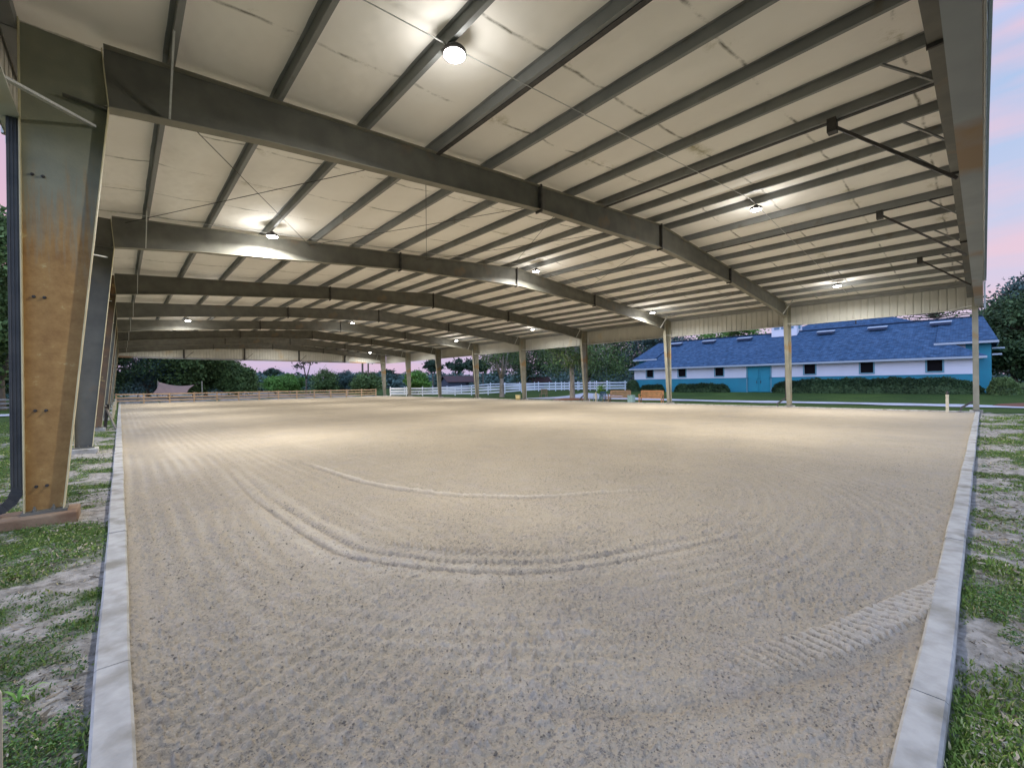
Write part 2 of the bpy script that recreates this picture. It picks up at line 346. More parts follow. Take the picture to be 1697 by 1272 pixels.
def mk_siding():
    m = mat('white_lap_siding', (.70, .70, .76), .6, 0, .3); t = m.node_tree; n = t.nodes; b = n['Principled BSDF']; k = t.links
    tc = n.new('ShaderNodeTexCoord'); sp = n.new('ShaderNodeSeparateXYZ'); k.new(tc.outputs['Object'], sp.inputs[0])
    d = n.new('ShaderNodeMath'); d.operation = 'DIVIDE'; k.new(sp.outputs[2], d.inputs[0]); d.inputs[1].default_value = .18
    f = n.new('ShaderNodeMath'); f.operation = 'FRACT'; k.new(d.outputs[0], f.inputs[0])
    bp = n.new('ShaderNodeBump'); bp.inputs['Strength'].default_value = 1; bp.inputs['Distance'].default_value = .03; bp.invert = True; k.new(f.outputs[0], bp.inputs['Height']); k.new(bp.outputs[0], b.inputs['Normal'])
    nz = n.new('ShaderNodeTexNoise'); nz.inputs['Scale'].default_value = .8; k.new(tc.outputs['Object'], nz.inputs[0])
    r = n.new('ShaderNodeValToRGB'); k.new(nz.outputs[0], r.inputs[0]); r.color_ramp.elements[0].color = (.62, .62, .68, 1); r.color_ramp.elements[1].color = (.74, .74, .79, 1); k.new(r.outputs[0], b.inputs['Base Color'])
    return m
m_siding = mk_siding()
def mk_shingle():
    m = mat('blue_grey_shingles', (.07, .12, .22), .85, 0, .2); t = m.node_tree; n = t.nodes; b = n['Principled BSDF']; k = t.links
    tc = n.new('ShaderNodeTexCoord'); mp = n.new('ShaderNodeMapping'); mp.inputs['Rotation'].default_value = (0, 0, rad(90)); k.new(tc.outputs['Object'], mp.inputs[0])
    br = n.new('ShaderNodeTexBrick'); k.new(mp.outputs[0], br.inputs[0]); br.inputs['Scale'].default_value = 1; br.inputs['Brick Width'].default_value = .32; br.inputs['Row Height'].default_value = .14; br.inputs['Mortar Size'].default_value = .012
    br.inputs['Color1'].default_value = (.028, .075, .145, 1); br.inputs['Color2'].default_value = (.065, .125, .215, 1); br.inputs['Mortar'].default_value = (.03, .055, .10, 1)
    nz = n.new('ShaderNodeTexNoise'); nz.inputs['Scale'].default_value = 3; nz.inputs['Detail'].default_value = 6; k.new(tc.outputs['Object'], nz.inputs[0])
    mr = n.new('ShaderNodeMapRange'); k.new(nz.outputs[0], mr.inputs[0]); mr.inputs[1].default_value = .3; mr.inputs[2].default_value = .7; mr.inputs[3].default_value = .7; mr.inputs[4].default_value = 1.3
    mu = n.new('ShaderNodeMix'); mu.data_type = 'RGBA'; mu.blend_type = 'MULTIPLY'; mu.inputs[0].default_value = 1; k.new(br.outputs[0], mu.inputs[6]); k.new(mr.outputs[0], mu.inputs[7]); k.new(mu.outputs[2], b.inputs['Base Color'])
    return m
m_shingle = mk_shingle()
def mk_lens():
    m = bpy.data.materials.new('lamp_lens'); m.use_nodes = True; b = m.node_tree.nodes['Principled BSDF']
    b.inputs['Base Color'].default_value = (.9, .9, .9, 1); b.inputs['Emission Color'].default_value = (1, .98, .95, 1); b.inputs['Emission Strength'].default_value = 60
    return m
m_lens = mk_lens()

# ------------------------------------------------------------------ terrain
def gz(x, y):
    x = np.asarray(x, float); y = np.asarray(y, float)
    z = .5*np.clip((x-38.3)/6.0, 0, 1)**1.2
    z = z + (fbm(x, y, .9, 4, 3)-.5)*.07*np.clip(1-np.hypot(x, y)/60, .2, 1) - .02
    inside = (x > -.02) & (x < 29.4) & (y > .205) & (y < 61.2)
    return np.where(inside, -.12, z)
def gval(x, y):
    """how grassy (0 bare soil .. 1 lawn)"""
    x = np.asarray(x, float); y = np.asarray(y, float)
    p = .62*fbm(x+.35*y, y*1.0, 1.5, 5, 11)+.38*fbm(x, y, 5.5, 3, 12)
    g = (p-.47)*4.6+np.where(x < -.1, .80, .68)
    left = x < -.1
    edge = np.where(left, np.clip((-.1-x)/1.2, 0, 1), np.clip((.12-y)/1.1, 0, 1))
    g = g-.55*(1-edge)*(x < 30.5)
    near = np.clip(1-(np.hypot(x, y)-4)/9, 0, 1)
    lush = np.clip((-x-2.2)/2.5, 0, 1)*left+np.clip((-y-1.0)/1.6, 0, 1)*(~left)*.22
    far = np.where(left, np.clip((y-24)/10, 0, 1), np.clip((x-29.5)/1.5, 0, 1))
    g = g+lush*.8+far*1.5
    return np.clip(g, 0, 1)
def axis(segs):
    r = []
    for a, b, s in segs: r += list(np.arange(a, b, s))
    return np.array(r+[segs[-1][1]])
gx = axis([(-2500, -500, 400), (-500, -60, 40), (-60, -12, 3), (-12, -6, .5), (-6, .2, .06), (.2, 12, .14), (12, 30, .5), (30, 60, .8), (60, 150, 6), (150, 500, 40), (500, 2500, 400)])
gy = axis([(-2500, -500, 400), (-500, -40, 40), (-40, -6, 2), (-6, -3, .3), (-3, .3, .07), (.3, 12, .09), (12, 40, .4), (40, 80, 2), (80, 200, 10), (200, 500, 50), (500, 2500, 400)])
GX, GY = np.meshgrid(gx, gy, indexing='ij')
GZ = gz(GX, GY); GG = gval(GX, GY)
soilbump = (fbm(GX, GY, 6, 3, 31)-.5)*.045*(1-GG)*(np.hypot(GX, GY) < 16)
ins = (GX > -.02) & (GX < 29.4) & (GY > .205) & (GY < 61.2)
GZ = GZ+np.where(ins, 0, soilbump)
def gridfaces(nx, ny):
    i, j = np.meshgrid(np.arange(nx-1), np.arange(ny-1), indexing='ij'); a = (i*ny+j).ravel()
    return np.stack([a, a+ny, a+ny+1, a+1], 1)
ground = npmesh('ground', np.stack([GX, GY, GZ], -1).reshape(-1, 3), gridfaces(len(gx), len(gy)), m_ground, smooth=True, uvattr=GG)
tag(ground, 'lawn and patchy bare sandy soil around the arena', 'ground', kind='structure')

# ------------------------------------------------------------------ arena sand (tessellated densely near the viewpoint)
na, nr = 940, 1150
ang = np.linspace(rad(-3), rad(93), na); rr = np.exp(np.linspace(math.log(1.2), math.log(70), nr))
A_, R_ = np.meshgrid(ang, rr, indexing='ij')
SX = np.clip(R_*np.sin(A_), .02, 29.36); SY = np.clip(R_*np.cos(A_), .25, 61.1)
rd = np.hypot(SX, SY)
def track_d(poly, X, Y):
    """signed distance to polyline and arclength"""
    best = np.full(X.shape, 1e9); arc = np.zeros(X.shape); acc = 0
    for (x0, y0), (x1, y1) in zip(poly[:-1], poly[1:]):
        dx, dy = x1-x0, y1-y0; L = math.hypot(dx, dy)
        t = np.clip(((X-x0)*dx+(Y-y0)*dy)/L/L, 0, 1)
        ex = X-x0-t*dx; ey = Y-y0-t*dy; d = np.hypot(ex, ey); s = np.sign(dx*ey-dy*ex)
        m = d < np.abs(best); best = np.where(m, d*s, best); arc = np.where(m, acc+t*L, arc); acc += L
    return best, arc
def smooth(poly, n=12):
    P = [Vector((*p, 0)) for p in poly]; P = [2*P[0]-P[1]]+P+[2*P[-1]-P[-2]]; o = []
    for i in range(1, len(P)-2):
        for k in range(n):
            t = k/n; a, b, c, d = P[i-1:i+3]
            q = .5*((2*b)+(c-a)*t+(2*a-5*b+4*c-d)*t*t+(3*b-a-3*c+d)*t**3); o.append((q.x, q.y))
    o.append((P[-2].x, P[-2].y)); return o
TC = smooth([(5.4, -.1), (4.39, .27), (3.37, .6), (2.7, .91), (2.34, 1.1), (1.91, 1.39), (1.59, 1.76), (1.37, 2.09), (.9, 3.0)], 6)
CALM = np.ones(SX.shape); _i = np.where(rd < 7); _d, _a = track_d(TC, SX[_i], SY[_i]); CALM[_i] = 1-.75*np.clip(1-np.abs(_d)/.24, 0, 1)**.4*np.clip((3.6-_a)/1.5, 0, 1)
SZ = -.005+(fbm(SX, SY, 1.1, 3, 5)-.5)*.035
SZ += (fbm(SX, SY, 14, 3, 9)-.5)*.022*np.clip(1.3-rd/25, .15, 1)
SZ += np.where(rd < 16, ((np.maximum(vn(SX*38, SY*46, 4)-.58, 0))*.05*(.3+1.2*vn(SX*1.1, SY*1.1, 71))+(vn(SX*70, SY*80, 8)-.5)*.010)*CALM, 0)
near = rd < 14
# harrow lines following the long sides
HL = np.sin(SX*2*math.pi/.19+2.5*vn(SX*1.5, SY*.25, 21))*np.clip(1-SX/5, 0, 1)*np.clip((SY-2.5)/3, 0, 1)*vn(SX*2, SY*.6, 22); SZ += .009*HL
# diagonal scratches near the left corner
SZ += .008*np.sin((SX*.35-SY)*2*math.pi/.11+3*vn(SX*2, SY*2, 23))*1.6*np.clip(1-np.hypot(SX-.6, SY-2.6)/1.8, 0, 1)
TA = smooth([(1.8, 12.0), (1.6, 9.6), (1.50, 7.6), (1.52, 6.0), (1.6, 4.37), (1.81, 3.75), (2.2, 3.15), (2.66, 2.69), (3.25, 2.35), (3.91, 2.12), (5.09, 1.69)])
TBk = smooth([(2.9, 11.0), (2.88, 9.72), (3.03, 7.13), (3.37, 5.74), (4.15, 4.56), (5.23, 3.77), (6.08, 3.28), (7.6, 2.7)])
TC = smooth([(5.4, -.1), (4.39, .27), (3.37, .6), (2.7, .91), (2.34, 1.1), (1.91, 1.39), (1.59, 1.76), (1.37, 2.09), (.9, 3.0)])
idx = np.where(near)
xn, yn = SX[idx], SY[idx]; dz = np.zeros(xn.shape)
d, a = track_d(TA, xn, yn); fade = np.clip((a-1.5)/6, 0, 1)*np.clip((12.9-a)/3.0, 0, 1); wob = 1+.5*(vn(a*2.3, a*0, 40)-.5)
g = lambda q, c, w: np.exp(-((q-c)/w)**2)
crumb = .6+.9*vn(xn*22, yn*22, 61)
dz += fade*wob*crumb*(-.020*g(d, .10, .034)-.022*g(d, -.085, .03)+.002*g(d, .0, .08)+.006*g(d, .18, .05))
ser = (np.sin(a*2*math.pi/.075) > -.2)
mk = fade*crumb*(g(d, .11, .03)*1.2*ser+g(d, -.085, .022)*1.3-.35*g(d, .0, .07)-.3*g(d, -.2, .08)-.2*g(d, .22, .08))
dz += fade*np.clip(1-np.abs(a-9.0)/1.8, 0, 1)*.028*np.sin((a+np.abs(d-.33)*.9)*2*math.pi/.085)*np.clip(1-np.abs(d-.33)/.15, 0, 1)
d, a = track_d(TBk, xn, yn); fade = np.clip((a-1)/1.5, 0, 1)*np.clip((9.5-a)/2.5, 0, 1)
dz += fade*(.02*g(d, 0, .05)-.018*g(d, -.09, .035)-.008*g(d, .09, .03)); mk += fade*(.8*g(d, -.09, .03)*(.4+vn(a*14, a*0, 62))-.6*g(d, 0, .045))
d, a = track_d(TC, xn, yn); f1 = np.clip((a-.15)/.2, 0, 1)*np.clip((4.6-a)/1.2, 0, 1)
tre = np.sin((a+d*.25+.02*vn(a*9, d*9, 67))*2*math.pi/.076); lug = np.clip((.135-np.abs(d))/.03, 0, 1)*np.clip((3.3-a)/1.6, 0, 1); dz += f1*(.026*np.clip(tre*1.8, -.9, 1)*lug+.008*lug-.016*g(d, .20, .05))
mk += f1*lug*np.where(tre > -.35, -.75, 1.3)+f1*.45*g(d, .22, .07)*(.4+vn(xn*18, yn*18, 68))  # tread shadows painted into mark: dark grooves and a dark streak alongside
rc = np.hypot(xn-5.1, yn-5.4); wv = vn(xn*1.3, yn*1.3, 63)
rings = np.sin(rc*2*math.pi/.16+2.2*wv)*np.clip(1-np.abs(rc-4.6)/2.6, 0, 1)*np.clip(vn(rc*2.3, np.arctan2(yn-5.4, xn-5.1)*1.6, 64)*1.6-.35, 0, 1)
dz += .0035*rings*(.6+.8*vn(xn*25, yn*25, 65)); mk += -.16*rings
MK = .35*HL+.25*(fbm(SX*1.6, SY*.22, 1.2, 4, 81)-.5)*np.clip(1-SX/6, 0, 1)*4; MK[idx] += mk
SZ[idx] += dz
SZ += .02*np.exp(-((SX-.03)/.10)**2)+.015*np.exp(-((SY-.26)/.08)**2)
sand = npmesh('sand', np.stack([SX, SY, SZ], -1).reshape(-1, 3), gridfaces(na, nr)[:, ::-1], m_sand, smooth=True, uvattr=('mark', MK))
tag(sand, 'raked tan sand footing with curved tyre tracks', 'sand', kind='structure')
# clods of footing
rng = np.random.default_rng(5)
nc = 75000; r = np.exp(rng.uniform(math.log(1.3), math.log(11), nc)); t = rng.uniform(rad(2), rad(88), nc)
cx, cy = r*np.sin(t), r*np.cos(t); dens = fbm(cx, cy, .9, 3, 77); kp = (cx > .08) & (cy > .34) & (rng.uniform(.2, .75, nc) < dens); cx, cy = cx[kp], cy[kp]
sz = (rng.gamma(1.2, .0013, len(cx))+.0012)*(1+.03*np.hypot(cx, cy)); sz = np.minimum(sz, .013)
oct_ = np.array([(1, 0, 0), (-1, 0, 0), (0, 1, 0), (0, -1, 0), (0, 0, 1), (0, 0, -1)], float)
of = np.array([(0, 2, 4), (2, 1, 4), (1, 3, 4), (3, 0, 4), (2, 0, 5), (1, 2, 5), (3, 1, 5), (0, 3, 5)])
V = oct_[None]*sz[:, None, None]*rng.uniform(.6, 1.3, (len(cx), 6, 1)); V[:, :, 2] *= .7
V += np.stack([cx, cy, np.full(len(cx), .004)], 1)[:, None]
npmesh('sand_clods', V.reshape(-1, 3), (of[None]+6*np.arange(len(cx))[:, None, None]).reshape(-1, 3), nmat('damp_clods', (.13, .112, .09), (.27, .23, .18), 9, .95), smooth=False)
tag(bpy.data.objects['sand_clods'], 'small loose clods lying on the raked sand', 'clods', kind='stuff')

# ------------------------------------------------------------------ kerbs
def kerb(name, along, fixed0, fixed1, a, b, jitter, label):
    mb = MB(); seg = 3.05; p = a; rnd = random.Random(name)
    while p < b-.01:
        q = min(p+seg, b); nn = max(2, int((q-p)/.25)); da = []; top = []
        o1 = rnd.uniform(-jitter, jitter)
        for i in range(nn):
            s0 = p+(q-p)*i/nn+(.007 if i == 0 else 0); s1 = p+(q-p)*(i+1)/nn-(.004 if i == nn-1 else 0)
        rows = []
        for i in range(nn+1):
            s = p+(q-p)*i/nn+(.007 if i == 0 else 0)-(.007 if i == nn else 0)
            w = .003*math.sin(s*1.3)+.002*math.sin(s*3.1); h = .052+.004*math.sin(s*.9)+o1*.3
            sec = [(fixed0+w, -.15), (fixed0+w, h-.012), (fixed0+w+.012, h), (fixed1+w-.012, h), (fixed1+w, h-.012), (fixed1+w, -.15)]
            rows.append([(u, s, z) if along == 'y' else (s, u, z) for u, z in sec])
        b0 = len(mb.v); mb.v += [c for rw in rows for c in rw]
        for i in range(nn):
            for k in range(5): mb.f.append((b0+i*6+k, b0+i*6+k+1, b0+(i+1)*6+k+1, b0+(i+1)*6+k))
        mb.f.append(tuple(b0+k for k in range(6))); mb.f.append(tuple(b0+nn*6+5-k for k in range(6)))
        p = q
    o = mb.build(name, m_conc); return tag(o, label, 'kerb', kind='structure')
kerb('kerb', 'y', -.118, .035, .275, 61.2, .01, 'long pale concrete kerb on the left side of the sand')
kerb('kerb', 'x', .125, .268, -.118, 29.7, .01, 'pale concrete kerb across the near end of the sand')
kerb('kerb', 'y', 29.37, 29.50, .275, 61.2, .01, 'low concrete kerb under the right hand columns')

# ------------------------------------------------------------------ pavilion
PAV = thing('riding_pavilion', 'long open sided steel roof with tapered frames over the sand arena', 'pavilion', (0, 0, 0))
U0, B = .233, 7.62
YF = [U0+B*i for i in range(9)]
XL, XR, XM = -.87, 29.83, 14.48
def zt(x): return 6.14+(min(x, 2*XM-x)+.15)*.0775
def zb(x):
    x = min(x, 2*XM-x)
    P = [(-.07, 5.33), (1.8, 5.57), (8.2, 6.16), (XM, 6.43)]
    for (a, za), (b, zb_) in zip(P[:-1], P[1:]):
        if x <= b: return za+(zb_-za)*(x-a)/(b-a)
    return P[-1][1]
T = .012; FW = .10
# column (left, at y=0) ; mirrored for the right
def column(side, web_mat):
    f = (lambda x: x) if side < 0 else (lambda x: 2*XM-x)
    mb = MB(); zk = 5.33; ztop = zt(-.85)-.01
    def plate(pts, y0, y1):
        P = [Vector((f(x), y0, z)) for x, z in pts]; mb.prism(P if side < 0 else P[::-1], (0, y1-y0, 0))
    plate([(XL+T, .13), (-.53-T, .13), (-.07-T, zk), (-.13-T, ztop), (XL+T, ztop)], -.005, .005)      # web
    o = mb.build('column', web_mat, PAV)
    fl = MB(); mb = fl
    plate([(XL, .13), (XL+T, .13), (XL+T, ztop), (XL, ztop)], -FW, FW)
    plate([(-.53-T, .13), (-.53, .13), (-.07, zk), (-.07-T, zk)], -FW, FW)
    plate([(-.07-T, zk), (-.07, zk), (-.13, ztop), (-.13-T, ztop)], -FW, FW)
    fl.build('flange', m_flange if side < 0 else m_steelr, o)
    st = MB(); mb = st
    plate([(-.5, zk-.01), (-.09, zk-.04), (-.09, zk-.028), (-.5, zk+.002)], -.095, -.006)
    plate([(-.5, zk-.01), (-.09, zk-.04), (-.09, zk-.028), (-.5, zk+.002)], .006, .095)
    st.build('stiffener', m_steel, o)
    bp_ = MB(); bp_.box(*sorted((f(XL-.02), f(-.50))), -.13, .13, .10, .13); 
    for xx in (-.78, -.62):
        for yy in (-.08, .08): bp_.lathe([(.02, 0), (.02, .03), (.01, .035), (.01, .06)], 6, (f(xx), yy, .13))
    bp_.build('base_plate', m_steel, o)
    if web_mat is m_web1:
        for z in (.42, 1.35, 2.75, 4.25):
            for dx in (.10, .19):
                c = f(XL+dx); bo = MB(); bo.tube([(c, -.045, z), (c, -.005, z)], .010, 6); bo.tube([(c, -.020, z), (c, -.0055, z)], .019, 6); bo.build('bolt', m_dark, o)
    return o
m_flange = nmat('pale_flange_primer', (.55, .50, .32), (.46, .40, .24), 3, .55, extra=((.36, .22, .10), 2, .6, .8))
def height_rust():
    m = nmat('part_rusted_web', (.25, .25, .18), (.20, .205, .155), 3, .55, .2, 30); t = m.node_tree; n = t.nodes; k = t.links; b = n['Principled BSDF']
    src = b.inputs['Base Color'].links[0].from_socket
    tc = n.new('ShaderNodeTexCoord'); sp = n.new('ShaderNodeSeparateXYZ'); k.new(tc.outputs['Object'], sp.inputs[0])
    mp = n.new('ShaderNodeMapping'); mp.inputs['Scale'].default_value = (6, 6, .45); k.new(tc.outputs['Object'], mp.inputs[0]); nz = n.new('ShaderNodeTexNoise'); nz.inputs['Scale'].default_value = 2.4; nz.inputs['Detail'].default_value = 8; nz.inputs['Roughness'].default_value = .7; k.new(mp.outputs[0], nz.inputs[0])
    a = n.new('ShaderNodeMath'); a.operation = 'MULTIPLY_ADD'; k.new(nz.outputs[0], a.inputs[0]); a.inputs[1].default_value = -3.4; k.new(sp.outputs[2], a.inputs[2])
    r = n.new('ShaderNodeMapRange'); k.new(a.outputs[0], r.inputs[0]); r.inputs[1].default_value = 2.6; r.inputs[2].default_value = 1.5
    n2 = n.new('ShaderNodeTexNoise'); n2.inputs['Scale'].default_value = 5; n2.inputs['Detail'].default_value = 7; n2.inputs['Roughness'].default_value = .7; k.new(tc.outputs['Object'], n2.inputs[0])
    cr = n.new('ShaderNodeValToRGB'); k.new(n2.outputs[0], cr.inputs[0]); cr.color_ramp.elements[0].color = (.25, .135, .045, 1); cr.color_ramp.elements[1].color = (.36, .215, .075, 1); cr.color_ramp.elements[0].position = .35; cr.color_ramp.elements[1].position = .62
    e = cr.color_ramp.elements.new(.72); e.color = (.50, .42, .20, 1)
    mx = n.new('ShaderNodeMix'); mx.data_type = 'RGBA'; k.new(r.outputs[0], mx.inputs[0]); k.new(src, mx.inputs[6]); k.new(cr.outputs[0], mx.inputs[7]); k.new(mx.outputs[2], b.inputs['Base Color'])
    return m
m_web1 = height_rust()
cl_r = column(-1, m_web1); cl_r.location = (0, YF[1], 0); cl_r['label'] = 'nearest left column, web rusted orange below'
cl = column(-1, m_steel); cl.location = (0, YF[2], 0)
for i in (0, 4, 6, 7): dup(cl, (0, YF[i], 0))
c3 = column(-1, m_rust); c3.location = (0, YF[3], 0); c3['label'] = 'rust brown left column'
for i in (5, 8): dup(c3, (0, YF[i], 0))
cr_ = column(1, m_steelr); cr_.location = (0, YF[0], 0)
for i in (1, 2, 4, 5, 7, 8): dup(cr_, (0, YF[i], 0))
for i in (3, 6): dup(cr_, (0, YF[i], 0))
# footings
fm = MB().box(-1.10, -.40, -.26, .26, -.1, .10).build('footing', m_foot, PAV, bevel=.02); fm.location = (0, YF[1], 0)
fm2 = MB().box(-1.08, -.42, -.25, .25, -.1, .10).build('footing', m_conc, PAV, bevel=.02); fm2.location = (0, YF[2], 0)
for i in (0, 3, 4, 5, 6, 7, 8): dup(fm2, (0, YF[i], 0))
fr = MB().box(29.52, 30.0, -.22, .22, -.1, .10).build('footing', m_conc, PAV, bevel=.02); fr.location = (0, YF[0], 0)
for i in range(1, 9): dup(fr, (0, YF[i], 0))
# rafters
def rafter():
    xs = [-.12, .5, 1.8, 5, 8.2, 11.3, XM, 2*XM-11.3, 2*XM-8.2, 2*XM-5, 2*XM-1.8, 2*XM-.5, 2*XM+.12]
    web = MB(); fl = MB()
    for a, b in zip(xs[:-1], xs[1:]):
        q = lambda x, o: zt(x)-o; p = lambda x, o: zb(x)+o
        web.prism([(a, -.004, p(a, T)), (b, -.004, p(b, T)), (b, -.004, q(b, T)), (a, -.004, q(a, T))], (0, .008, 0))
        fl.prism([(a, -FW, p(a, 0)), (b, -FW, p(b, 0)), (b, -FW, p(b, T)), (a, -FW, p(a, T))], (0, 2*FW, 0))
        fl.prism([(a, -FW, q(a, T)), (b, -FW, q(b, T)), (b, -FW, q(b, 0)), (a, -FW, q(a, 0))], (0, 2*FW, 0))
    o = web.build('rafter', m_steel, PAV); fl.build('flange', m_flange2, o)
    for x in (8.2, XM, 2*XM-8.2):
        s = MB(); s.box(x-.022, x+.022, -.11, .11, zb(x)-.06, zt(x)+.03)
        for z in (zb(x)+.08, zb(x)+.18, zt(x)-.1, zt(x)-.2):
            for y in (-.06, .06): s.tube([(x-.045, y, z), (x+.045, y, z)], .014, 6)
        s.build('splice_plate', m_dark, o)
    return o
m_flange2 = nmat('flange_primer', (.24, .225, .175), (.19, .18, .14), 3, .55)
rf = rafter(); rf.location = (0, YF[0]+.15, 0)
for i in range(1, 9): dup(rf, (0, YF[i], 0))
rf.children[0].material_slots[0].link = 'OBJECT'; rf.children[0].material_slots[0].material = m_steel
# purlins
PX = [.56]+[XM-.52-1.50*k for k in range(8, -1, -1)]
PX = PX+[2*XM-x for x in PX[::-1]]
Y0, Y1 = -.02, 61.30
def zsec(x, s):
    z0 = zt(x)+.002; z1 = z0+.20; t = .004; fw = .065
    return [(x-.003, z0), (x-.003, z1), (x-.003-s*0, z1)], z0, z1
for x in PX:
    s = 1 if x < XM else -1; mb = MB(); z0 = zt(x)+.002; z1 = z0+.195
    mb.box(x-.0025, x+.0025, Y0, Y1, z0, z1)
    mb.box(x+.0028, x+s*.068 if s > 0 else x+.068, Y0, Y1, z0, z0+.005)
    mb.box(x-.068, x-.0028, Y0, Y1, z1-.005, z1)
    mb.box(x+.063, x+.068, Y0, Y1, z0+.0052, z0+.022)
    mb.build('purlin', m_purlin, PAV)
# doubled strut members in the near bay
for x in (4.93, 10.93, 18.0, 24.0):
    mb = MB(); z0 = zt(x)-.012; mb.box(x+.10, x+.19, .34, YF[1]-.02, z0, z0+.09); mb.build('strut', m_dark, PAV)
# deck with sagging insulation between the purlins
def deck(side):
    f = (lambda x: x) if side < 0 else (lambda x: 2*XM-x)
    edges = [-1.02]+[p for p in PX if p < XM]+[XM]
    xs = []
    for a, b in zip(edges[:-1], edges[1:]):
        for k in range(8): xs.append((a+(b-a)*k/8, k/8, b-a))
    xs.append((XM, 0, 1))
    ys = np.arange(Y0-.08, Y1+.15, .61)
    v = []; 
    for x, t, w in xs:
        sag = .055*(math.sin(math.pi*t))**.7*min(1, w/1.2)
        for y in ys: v.append((f(x), y, zt(x)+.205-sag+.008*math.sin(y*3.43)*math.sin(math.pi*t)))
    n = len(ys); fc = []
    for i in range(len(xs)-1):
        for j in range(n-1):
            q = (i*n+j, i*n+j+1, (i+1)*n+j+1, (i+1)*n+j); fc.append(q if side > 0 else q[::-1])
    o = npmesh('roof_lining', v, fc, m_ceil, PAV, smooth=True)
    mb = MB(); a, b = f(-1.15), XM; za, zb2 = zt(-1.15)+.23, zt(XM)+.23
    mb.prism([(a, Y0-.12, za), (b, Y0-.12, zb2), (b, Y0-.12, zb2+.04), (a, Y0-.12, za+.04)], (0, Y1-Y0+.3, 0))
    mb.build('roof_sheet', m_galv, PAV)
deck(-1); deck(1)
# eave gutters
for xg in (-1.16, 30.12-.0):
    mb = MB(); z = zt(-1.15)+.12
    mb.box(xg-.07, xg+.07, Y0-.12, Y1+.15, z, z+.005); mb.box(xg-.075, xg-.07, Y0-.12, Y1+.15, z, z+.13); mb.box(xg+.07, xg+.075, Y0-.12, Y1+.15, z, z+.11)
    mb.build('gutter', m_panel, PAV)
# ribbed fascia panels
def ribbed(name, along, fixed, a, b, ztopf, z0, inward, matp):
    """vertical ribbed sheet; along 'y' at x=fixed or along 'x' at y=fixed"""
    P = []; s = a; pitch = .305
    while s < b:
        for d, h in ((0, 0), (.20, 0), (.225, .032), (.265, .032), (.29, 0)):
            if s+d <= b: P.append((s+d, h if abs(fixed) > 1 else h*.08))
        s += pitch
    P.append((b, 0)); lo = []; hi = []; lo2 = []; hi2 = []
    for s, h in P:
        o = fixed+inward*(h); zt_ = ztopf(s)
        if along == 'y': lo.append((o, s, z0)); hi.append((o, s, zt_))
        else: lo.append((s, o, z0)); hi.append((s, o, zt_))
    mb = MB(); mb.quadstrip(lo, hi)
    ob = mb.build(name, matp, PAV); m = ob.modifiers.new('solid', 'SOLIDIFY'); m.thickness = .004
    return ob
zt_e = zt(-1)+.12
ribbed('fascia_panel', 'y', 30.02, Y0, Y1, lambda s: zt_e, 4.90, 1, m_panel)
ribbed('fascia_panel', 'y', -1.06, Y0, Y1, lambda s: zt_e, 4.90, -1, m_panel)
ribbed('fascia_panel', 'x', Y1+.02, -1.0, 29.96, lambda s: zt(s)+.2, 4.88, 1, m_panel)
ribbed('fascia_panel', 'x', Y0-.03, -1.0, 29.96, lambda s: zt(s)+.2, 4.88, -1, m_panel)
mb = MB()
for s in (-1, 1):
    f = (lambda x: x) if s < 0 else (lambda x: 2*XM-x)
    mb.prism([(f(-1.0), Y0-.028, 4.87), (XM-.001*s*-1, Y0-.028, 4.87), (XM-.001*s*-1, Y0-.028, zt(XM)+.18), (f(-1.0), Y0-.028, zt(-1)+.18)], (0, .008, 0))
mb.build('gable_liner', m_galv, PAV)
# bottom trims and girts
def girt(x, y0, y1, z, d):
    mb = MB(); mb.box(x, x+d*.18, y0, y1, z, z+.005); mb.box(x+d*.175, x+d*.18, y0, y1, z+.005, z+.03); mb.box(x, x+d*.005, y0, y1, z+.005, z+.06); return mb
for i in range(8):
    a, b = YF[i]+.01, YF[i+1]-.01
    girt(30.00, a, b, 4.875, -1).build('girt', m_panel, PAV); girt(-1.04, a, b, 4.875, 1).build('girt', m_panel, PAV)
    g1 = MB(); g1.box(29.84, 29.98, a, b, 5.98, 6.14); g1.build('eave_strut', m_purlin, PAV)
    g1 = MB(); g1.box(-1.02, -.88, a, b, 5.98, 6.14); g1.build('eave_strut', m_purlin, PAV)
mb = MB(); mb.box(-.06, 29.02, -.02, .235, 4.895, 4.905); mb.box(-.06, 29.02, -.02, -.01, 4.905, 5.12); mb.box(-.06, 29.02, .225, .235, 4.905, 4.96); mb.box(-.06, 29.02, -.02+.0, .12, 5.12, 5.13)
m_header = nmat('weathered_header', (.34, .345, .36), (.28, .285, .30), 1.1, .5, extra=((.30, .19, .11), .35, .52, .62))
mb.build('header_beam', m_header, PAV)
mb = MB(); mb.box(-.06, 29.02, Y1-.22, Y1, 4.86, 4.87); mb.box(-.06, 29.02, Y1-.01, Y1, 4.87, 5.05); mb.build('header_beam', m_header, PAV)
# gable trim of the near end
for s, f in ((-1, lambda x: x), (1, lambda x: 2*XM-x)):
    mb = MB(); a, b = f(-1.2), XM
    mb.prism([(a, Y0-.09, zt(-1.2)+.02), (b, Y0-.09, zt(XM)+.02), (b, Y0-.09, zt(XM)+.29), (a, Y0-.09, zt(-1.2)+.29)], (0, .012, 0)); mb.build('gable_trim', m_galv, PAV)
mb = MB(); mb.box(29.97, 30.06, Y0-.085, Y0-.03, 4.86, 6.1); mb.build('corner_trim', m_galv, PAV)
